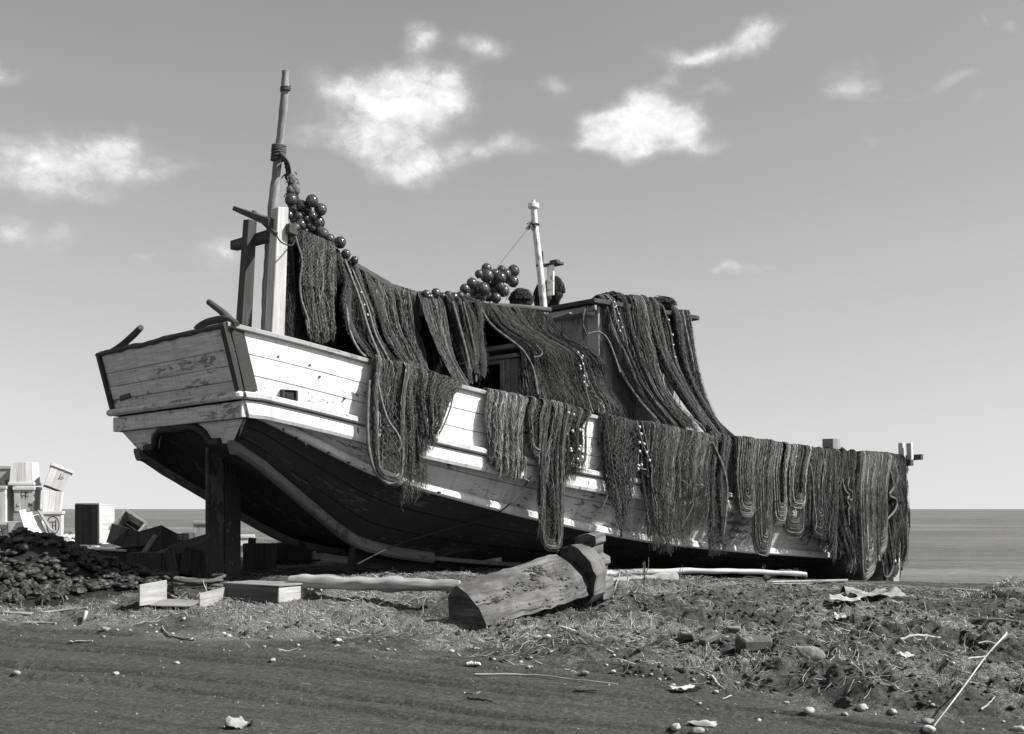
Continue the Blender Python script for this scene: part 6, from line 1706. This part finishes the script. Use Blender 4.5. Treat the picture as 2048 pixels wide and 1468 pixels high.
# gravel too small to count
ng = 5200
ys = 6.9 + 8 * rng.random(ng) ** 1.3; ks = rng.uniform(-.5, .5, ng); xs = ks * ys
dns = fbm(xs * .8, ys * 1.5, 31, 3) + .35 * (np.abs(road_d(xs, ys)) < .6) + .15 * (xs > 1); k_ = (dns > .0) & ((road_d(xs, ys) > -.8) | (rng.random(ng) < .3))
xs, ys = xs[k_], ys[k_]; zs = gz(xs, ys)
mb = MB(); scatter(mb, xs, ys, zs, rng.uniform(.002, .009, len(xs)) * (1 + .2 * (ys > 10)), (.5, .9), rng.choice([.12, .22, .4, .8, 1.2], len(xs), p=[.3, .3, .2, .13, .07]))
gv = mb.build('gravel', M['stone'], None, (0, 0, 0)); tag(gv, 'fine gravel strewn over the road and bare soil', 'gravel', None, 'stuff')
# clods of dark soil
nc = 14000
ys = 7 + 12 * rng.random(nc); xs = rng.uniform(-.5, .5, nc) * ys
rdv = road_d(xs, ys); k_ = (rdv > -.15) & (fbm(xs * 1.1, ys * 1.4, 41, 3) + np.clip(xs / 8, -.3, .3) > -.02)
xs, ys = xs[k_], ys[k_]
mb = MB(); scatter(mb, xs, ys, gz(xs, ys), rng.uniform(.006, .03, len(xs)), (.5, .9), rng.choice([.07, .1, .15, .25], len(xs)), .25)
cl = mb.build('soil_clods', M['stone'], None, (0, 0, 0)); tag(cl, 'crumbly clods of dark soil over the rough bank', 'soil clods', None, 'stuff')
# grass
def blades(n_, yr, dens, ln, lean, wd, name, label, mat, tmin=.6, tmax=2., lying=False):
    ys = yr[0] + (yr[1] - yr[0]) * rng.random(n_); xs = rng.uniform(-.52, .52, n_) * ys
    k_ = dens(xs, ys) > rng.random(n_); xs, ys = xs[k_], ys[k_]; m_ = len(xs); zs = gz(xs, ys)
    a = rng.uniform(0, 6.28, m_); L_ = rng.uniform(ln[0], ln[1], m_); le = rng.uniform(lean[0], lean[1], m_)
    d = np.stack([np.cos(a) * np.sin(le), np.sin(a) * np.sin(le), np.cos(le)], 1)
    base = np.stack([xs, ys, zs + (.006 if lying else -.004)], 1)
    mid = base + d * (L_ * .55)[:, None]; tip = base + d * L_[:, None]; tip[:, 2] -= L_ * (.12 if not lying else 0)
    if lying: mid[:, 2] += rng.uniform(0, .012, m_)
    s = np.stack([-np.sin(a), np.cos(a), 0 * a], 1) * (rng.uniform(wd[0], wd[1], m_) / 2)[:, None]
    if lying: s[:, 2] += s[:, 0] * .5
    V = np.stack([base - s, base + s, mid - s * .8, mid + s * .8, tip], 1)
    off = (np.arange(m_) * 5)[:, None]
    mb = MB(); t = np.repeat(rng.uniform(tmin, tmax, m_), 5)
    mb.add(V.reshape(-1, 3), (np.array([[0, 1, 3, 2]])[None] + off[:, None]).reshape(-1, 4), None, t)
    o2 = mb.n; mb.fi.append((np.array([2, 3, 4])[None] + off).ravel()); mb.fn.append(np.full(m_, 3)); mb.sm.append(np.full(m_, False))
    ob = mb.build(name, M[mat], None, (0, 0, 0)); tag(ob, label, name.replace('_', ' '), None, 'stuff'); return ob
def gd(xs, ys):
    rdv = road_d(xs, ys); f = fbm(xs * .9, ys * 1.3, 12, 4); f2 = fbm(xs * 3, ys * 3, 14, 3)
    crest = np.interp(xs / ys, [-.5, -.1, .1, .28, .34, .5], [22, 22, 22, 24, 25, 18])
    sh = np.clip((rdv - .1) / .6 + f2, 0, 1) * np.clip((crest - ys) / 2, 0, 1)
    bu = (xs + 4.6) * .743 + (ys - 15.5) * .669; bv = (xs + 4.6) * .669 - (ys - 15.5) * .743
    sh = sh * (1 - np.clip((1.9 - np.abs(bv + .3)) / .5, 0, 1) * np.clip((bu + .5) / .5, 0, 1))  # no grass under the boat, keeping its shade dark
    return sh * np.clip(.62 + 1.3 * f + f2 * .6 - .45 * np.clip((xs - 1.5) / 5, 0, 1), .04, 1)
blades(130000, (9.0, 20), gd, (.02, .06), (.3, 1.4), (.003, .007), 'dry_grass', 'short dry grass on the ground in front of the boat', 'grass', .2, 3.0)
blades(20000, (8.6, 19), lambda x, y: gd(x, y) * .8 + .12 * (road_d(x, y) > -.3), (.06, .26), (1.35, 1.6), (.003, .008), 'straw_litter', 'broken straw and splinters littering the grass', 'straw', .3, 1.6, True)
# matted twigs and weed stems
def twigs(n_, dens, name, label, mat, tr):
    ys = 8.6 + 11 * rng.random(n_) ** 1.2; xs = rng.uniform(-.52, .52, n_) * ys; k_ = dens(xs, ys) > rng.random(n_); xs, ys = xs[k_], ys[k_]; m_ = len(xs)
    a = rng.uniform(0, 6.28, m_); L_ = rng.uniform(.06, .3, m_); t = np.linspace(-.5, .5, 6)[None]
    c_ = rng.normal(0, .25, (m_, 1)); X_ = xs[:, None] + np.cos(a)[:, None] * L_[:, None] * t - np.sin(a)[:, None] * L_[:, None] * c_ * (t * t * 2); Y_ = ys[:, None] + np.sin(a)[:, None] * L_[:, None] * t + np.cos(a)[:, None] * L_[:, None] * c_ * (t * t * 2)
    Z_ = gz(X_, Y_) + .006 + rng.uniform(0, .05, (m_, 1)) * np.abs(t) * 2 * (rng.random((m_, 1)) < .4)
    mb = MB(); strands(mb, np.stack([X_, Y_, Z_], -1), rng.uniform(.0015, .0045, m_), rng.uniform(tr[0], tr[1], m_)); ob = mb.build(name, M[mat], None, (0, 0, 0)); tag(ob, label, name.replace('_', ' '), None, 'stuff')
twigs(13000, lambda x, y: np.clip(road_d(x, y) / .5 + .3, .03, 1) * np.clip(.35 + fbm(x * 1.3, y * 1.3, 61, 3) * 1.6 + np.clip(x / 10, 0, .3), 0, 1), 'twig_litter', 'matted twigs and weed stems over the rough ground', 'straw', (.12, 1.1))
blades(900, (7.2, 12), lambda x, y: .35 + 0 * x, (.04, .16), (1.45, 1.6), (.002, .006), 'splinters', 'thin splinters strewn over the dirt road', 'straw', .3, .9, True)
blades(2600, (9.6, 19), lambda x, y: gd(x, y) * np.clip(fbm(x * 1.5, y * 1.5, 51, 2) * 2.5, 0, 1), (.07, .2), (.05, .7), (.003, .006), 'grass_tufts', 'taller tufts of dry grass around the timber', 'straw', .25, .9)
# dead weed stalks, each a plant of its own
def stalk(label, px, py, hpx, n_=2, spread=.25, r=.006, tint=.5):
    g_ = on(px, py); h = hpx / FPX * g_[1]; mb = MB()
    for q in range(n_):
        a = rnd.uniform(0, 6.28); le = spread * (0 if q == 0 else rnd.uniform(.5, 1.3)); s0 = 0 if q == 0 else rnd.uniform(.2, .6) * h
        b_ = g_ + UZ * s0; L_ = (h - s0) * rnd.uniform(.7, 1)
        d = np.array([math.cos(a) * math.sin(le), math.sin(a) * math.sin(le) * .5, math.cos(le)])
        P = np.array([b_ - UZ * .02, b_ + d * L_ * .5 + rng.normal(0, .01, 3), b_ + d * L_]); tube(mb, spline(P, 6), np.linspace(r, r * .4, 6), 5, tint)
    ob = mb.build('dry_stalk', M['straw'], None); tag(ob, label, 'plant', 'dry weed stalks on the grass'); return ob
for px, py, h, n_, lb in [(1290,1180,66,5,'forked dead stalk against the dark hull right of the timber'), (1256,1172,36,2,'short pale stalk beside the tail of the timber'), (1358,1168,40,3,'thin stalk in front of the white pole'),
      (845,1228,38,2,'pale split stake with a side twig left of the timber'), (955,1248,26,2,'thin dead stalk at the dark end of the timber'), (925,1246,30,2,'dead stalk against the dark end of the timber'), (1530,1162,34,3,'stalk on the crest under the bow nets'), (1592,1160,30,3,'forked stalk by the bent dark branch'),
      (412,1196,40,2,'pale stalk standing in front of the broken crate'), (180,1185,30,2,'thin stalk in front of the shell heap'), (1700,1188,26,3,'thin stalk right of the pale board'), (1450,1240,30,4,'branching dry stalk on the middle right grass'), (1510,1225,40,4,'tall dry stalk on the grass left of the flat stone'), (1792,1268,30,2,'lone stalk on the right-hand slope'),
      (1262,1262,40,6,'bunch of broken straw stalks right below the timber'), (1300,1258,34,6,'second bunch of straw stalks right below the timber'), (650,1190,22,2,'tiny stalk by the pale log'), (1376,1190,30,4,'bushy dead stalk below the white pole'), (700,1250,26,4,'low dead stalks on the grass left of the timber')]:
    stalk(lb, px, py, h, n_, .5, .0065, 1. if 'pale' in lb or 'straw' in lb else .35)
# sticks
def stick(label, pts, r0=.012, r1=.008, mat='drift', tint=1., lift=.012):
    P = [on(px, py, lift) for px, py in pts]; mb = MB(); Q = spline(P, 26); Q[:, 2] += fbm(np.arange(26) * .3, np.zeros(26), rnd.randint(0, 99), 2) * r0
    tube(mb, Q, np.linspace(r0, r1, 26) * (1 + .12 * np.sin(np.arange(26) * 1.3)), 8, tint, wob=.1)
    ob = mb.build('stick', M[mat], None); tag(ob, label, 'stick'); return ob
# the long bare stick, leaning on the bank
a_, b_ = on(1868, 1456, .01), on(2012, 1348, .05)
tt_ = np.linspace(0, 1, 60); ln_ = a_ + (b_ - a_) * tt_[:, None]; b_ = b_ + UZ * max(0, float(((gz(ln_[:, 0], ln_[:, 1]) + .02 - ln_[:, 2]) / np.maximum(tt_, .25)).max()))
mb = MB(); Q = spline([a_, a_ + (b_ - a_) * .35 + np.array([.006, 0, .02]), a_ + (b_ - a_) * .7 + np.array([-.01, 0, .02]), b_ + UZ * .01, b_ + np.array([.012, .02, .04])], 34); tube(mb, Q, np.linspace(.005, .007, 34) * (1 + .1 * np.sin(np.arange(34) * 1.1)), 8, 1.25)
P2 = [Q[27], Q[27] + np.array([-.06, .02, .02]), Q[27] + np.array([-.14, .0, .01])]; tube(mb, spline(P2, 8), .007, 6, 1.2)
o = mb.build('stick', M['drift'], None); tag(o, 'long bare pale stick lying slanted at the lower right', 'stick')
stick('pale crooked stick lying in front of the shell heap', [(5,1228),(60,1230),(110,1226),(175,1218)], .017, .012, 'wood')
stick('short thick pale stick below the crooked one at left', [(50,1248),(85,1248),(112,1250)], .014, .010)
stick('bent branch end poking up beside the shell heap', [(115,1185),(125,1192),(135,1204)], .014, .010, lift=.03)
stick('thin pale lath lying on the left of the road', [(140,1289),(185,1286)], .009, .007)
stick('thin curved twig on the road edge at left', [(325,1260),(335,1270),(355,1278),(390,1282)], .009, .006, 'wood')
stick('long thin twig along the road edge below the timber', [(950,1352),(1060,1353),(1150,1364),(1235,1372)], .008, .005)
stick('short white peg lying on the road edge', [(934,1331),(960,1331)], .013, .012, 'white_post')
stick('short pale lath pointing up at left of the road', [(168,1252),(172,1236)], .014, .02, lift=.06)
stick('dark curved root on the road below the timber', [(935,1400),(960,1402),(985,1408)], .012, .006, 'wood_dark')
stick('thin dark twig lying on the right part of the road', [(1150,1386),(1195,1387)], .008, .005, 'wood_dark')
stick('pale thin branch lying on the right-hand slope', [(1905,1330),(1940,1320),(1970,1318)], .01, .007)
stick('long grey branch lying on the upper right slope', [(1940,1243),(1985,1243),(2040,1247)], .016, .012)
stick('pale splintered stick near the middle right road', [(1424,1360),(1436,1372),(1448,1380)], .012, .008)
stick('pale twig with a fork on the bank at right', [(1800,1282),(1830,1274),(1880,1280)], .012, .008)
stick('small curved twig right of the long bare stick', [(1962,1424),(1978,1412),(1990,1398)], .008, .005)
stick('pale root crossing the grass right of the timber', [(1240,1150),(1232,1172),(1225,1200)], .012, .01, 'wood')
# driftwood bits, rock and pale slab
mb = MB(); g_ = on(1512, 1302); add_box(mb, g_ + UZ * .035, np.array([.32, .05, -.02]), np.array([-.04, .2, .0]), np.array([.01, -.03, .19]), .05, .22, .025); lump(mb, g_ + UZ * .09 + np.array([-.07, 0, 0]), (.1, .09, .05), 2, 5, .6, tint=.45, smooth=False); o = mb.build('rock', M['stone'], None); tag(o, 'dark flat-topped rock set in the grassy bank', 'rock')
mb = MB(); g_ = on(1612, 1316); lump(mb, g_ + UZ * .02, (.12, .025, .075), 3, 9, .5, (-.3, .15, -.3), .6, 1.3); o = mb.build('rock', M['stone'], None); tag(o, 'pale heart-shaped stone slab standing in the bank', 'rock')
def paper(label, px, py, w_, l_, seed, mat='paper', tint=1., hgt=.06, rz=0):
    g_ = on(px, py); n_ = 16; a = np.linspace(-.5, .5, n_); U, V_ = np.meshgrid(a, a)
    z = hgt * (fbm(U * 2.2 + seed, V_ * 2.2, seed, 4) + .35); x = U * w_ * (1 + .2 * fbm(V_ * 3, U, seed + 3, 2)); y = V_ * l_
    P = np.stack([x, y, z], -1).reshape(-1, 3) @ rotm(0, 0, rz).T + g_; i = np.arange(n_ - 1)[:, None] * n_; j = np.arange(n_ - 1)[None]
    F_ = np.stack([i + j, i + j + 1, i + n_ + j + 1, i + n_ + j], -1).reshape(-1, 4)
    mb = MB().add(P, F_, None, tint, True); mb.add(P - UZ * .004, F_[:, ::-1], None, tint * .8, True)
    ob = mb.build('scrap', M[mat], None); tag(ob, label, 'scrap'); return ob
paper('crumpled pale sheet of canvas lying on the right slope', 1745, 1196, .7, .5, 3, hgt=.16, rz=.2, tint=.65)
paper('torn light scrap at the left end of the canvas sheet', 1690, 1202, .35, .35, 5, hgt=.09, rz=-.3)
paper('small white paper scrap on the slope below the canvas', 1680, 1236, .12, .12, 7, hgt=.08)
paper('curled bark-like scrap lying on the road at bottom left', 478, 1456, .16, .11, 9, hgt=.08, rz=.4, tint=.7)
paper('little white paper wad among the right-hand litter', 1812, 1316, .16, .1, 12, hgt=.06, rz=.5)
paper('flat white scrap on the road below the timber', 945, 1387, .12, .08, 15, hgt=.02)
paper('torn pale scrap at the road edge right of the timber', 1370, 1384, .22, .14, 17, hgt=.05, rz=.3)
paper('small white scrap at the bottom of the road right of centre', 1404, 1452, .18, .08, 19, hgt=.04, rz=-.3)
paper('white twisted rag beside the flat crate', 628, 1186, .18, .12, 21, hgt=.14, tint=1.1)
# old hoop by the heap
o = thing('hoop', on(105, 1212), 'rusty bent hoop standing in the litter in front of the shell heap', 'hoop'); g_ = on(105, 1212)
mb = MB(); a = np.linspace(-.3, 3.6, 30); tube(mb, np.stack([g_[0] + .12 * np.cos(a), g_[1] + .03 * np.sin(a), g_[2] + .13 * np.sin(a) + .02], 1), .012, 6); mb.build('rim', M['iron'], o)
# small timber litter by the dark rock
for lb, a1, b1, r_ in [('short dark stub of timber left of the dark rock', (1360,1282), (1390,1284), .09), ('dark round log end pointing at the camera by the rock', (1405,1292), (1438,1282), .07), ('pale chip of wood lying on the litter above the rock', (1455,1262), (1480,1268), .05)]:
    p, q = on(*a1, .03), on(*b1, .04); plank_thing(lb, p, q, r_, r_ * .7, 'drift' if 'pale' in lb else 'wood_dark', jit=.008, name='wood_offcut', cat='wood')
plank_thing('thin pale strip of wood lying on the grass crest', on(1545, 1171, .02), on(1625, 1170, .02), .04, .02, 'drift')
plank_thing('dark plank lying flat near the right skyline', on(1905, 1180, .02), on(1965, 1186, .02), .14, .03, 'wood')
# grassy hump at the right edge
mb = MB(); g_ = on(2020, 1196); K = 420
P = []
for q in range(K):
    a = rnd.uniform(0, 6.28); rr_ = abs(rnd.gauss(0, .3)); b_ = g_ + np.array([math.cos(a) * rr_ * 1.3, math.sin(a) * rr_, .22 * math.exp(-(rr_ / .33) ** 2)]); d = rng.normal(0, .08, 3); d[2] = abs(d[2]) * .6
    P.append([b_ - UZ * .05, b_ + d * .6, b_ + d - UZ * .02])
strands(mb, np.array(P), .005, rng.uniform(.4, 1.5, K)); lump(mb, g_ + UZ * .0, (.5, .4, .2), 3, 6, .3, tint=.25)
o = mb.build('straw_heap', M['straw'], None); tag(o, 'pale heap of straw and weed at the right edge of the crest', 'straw heap', None, 'stuff')
# pale beach litter behind the crates
mb = MB(); n_ = 700; px_ = np.concatenate([rng.uniform(120, 190, 200), rng.uniform(310, 420, 350), rng.uniform(560, 640, 150)]); 
yy_ = rng.uniform(23, 30, n_); xx_ = (px_ - CX) / FPX * yy_; zz_ = gz(xx_, yy_) + rng.uniform(0, .12, n_)
scatter(mb, xx_, yy_, zz_, rng.uniform(.03, .10, n_), (.3, .8), rng.choice([.25, .7, 1.3, 1.7], n_)); o = mb.build('beach_litter', M['stone'], None, (0, 0, 0)); tag(o, 'bright shell litter on the beach behind the crates', 'litter', None, 'stuff')
# tidy
for o in bpy.data.objects:
    if '_w' in o: del o['_w']
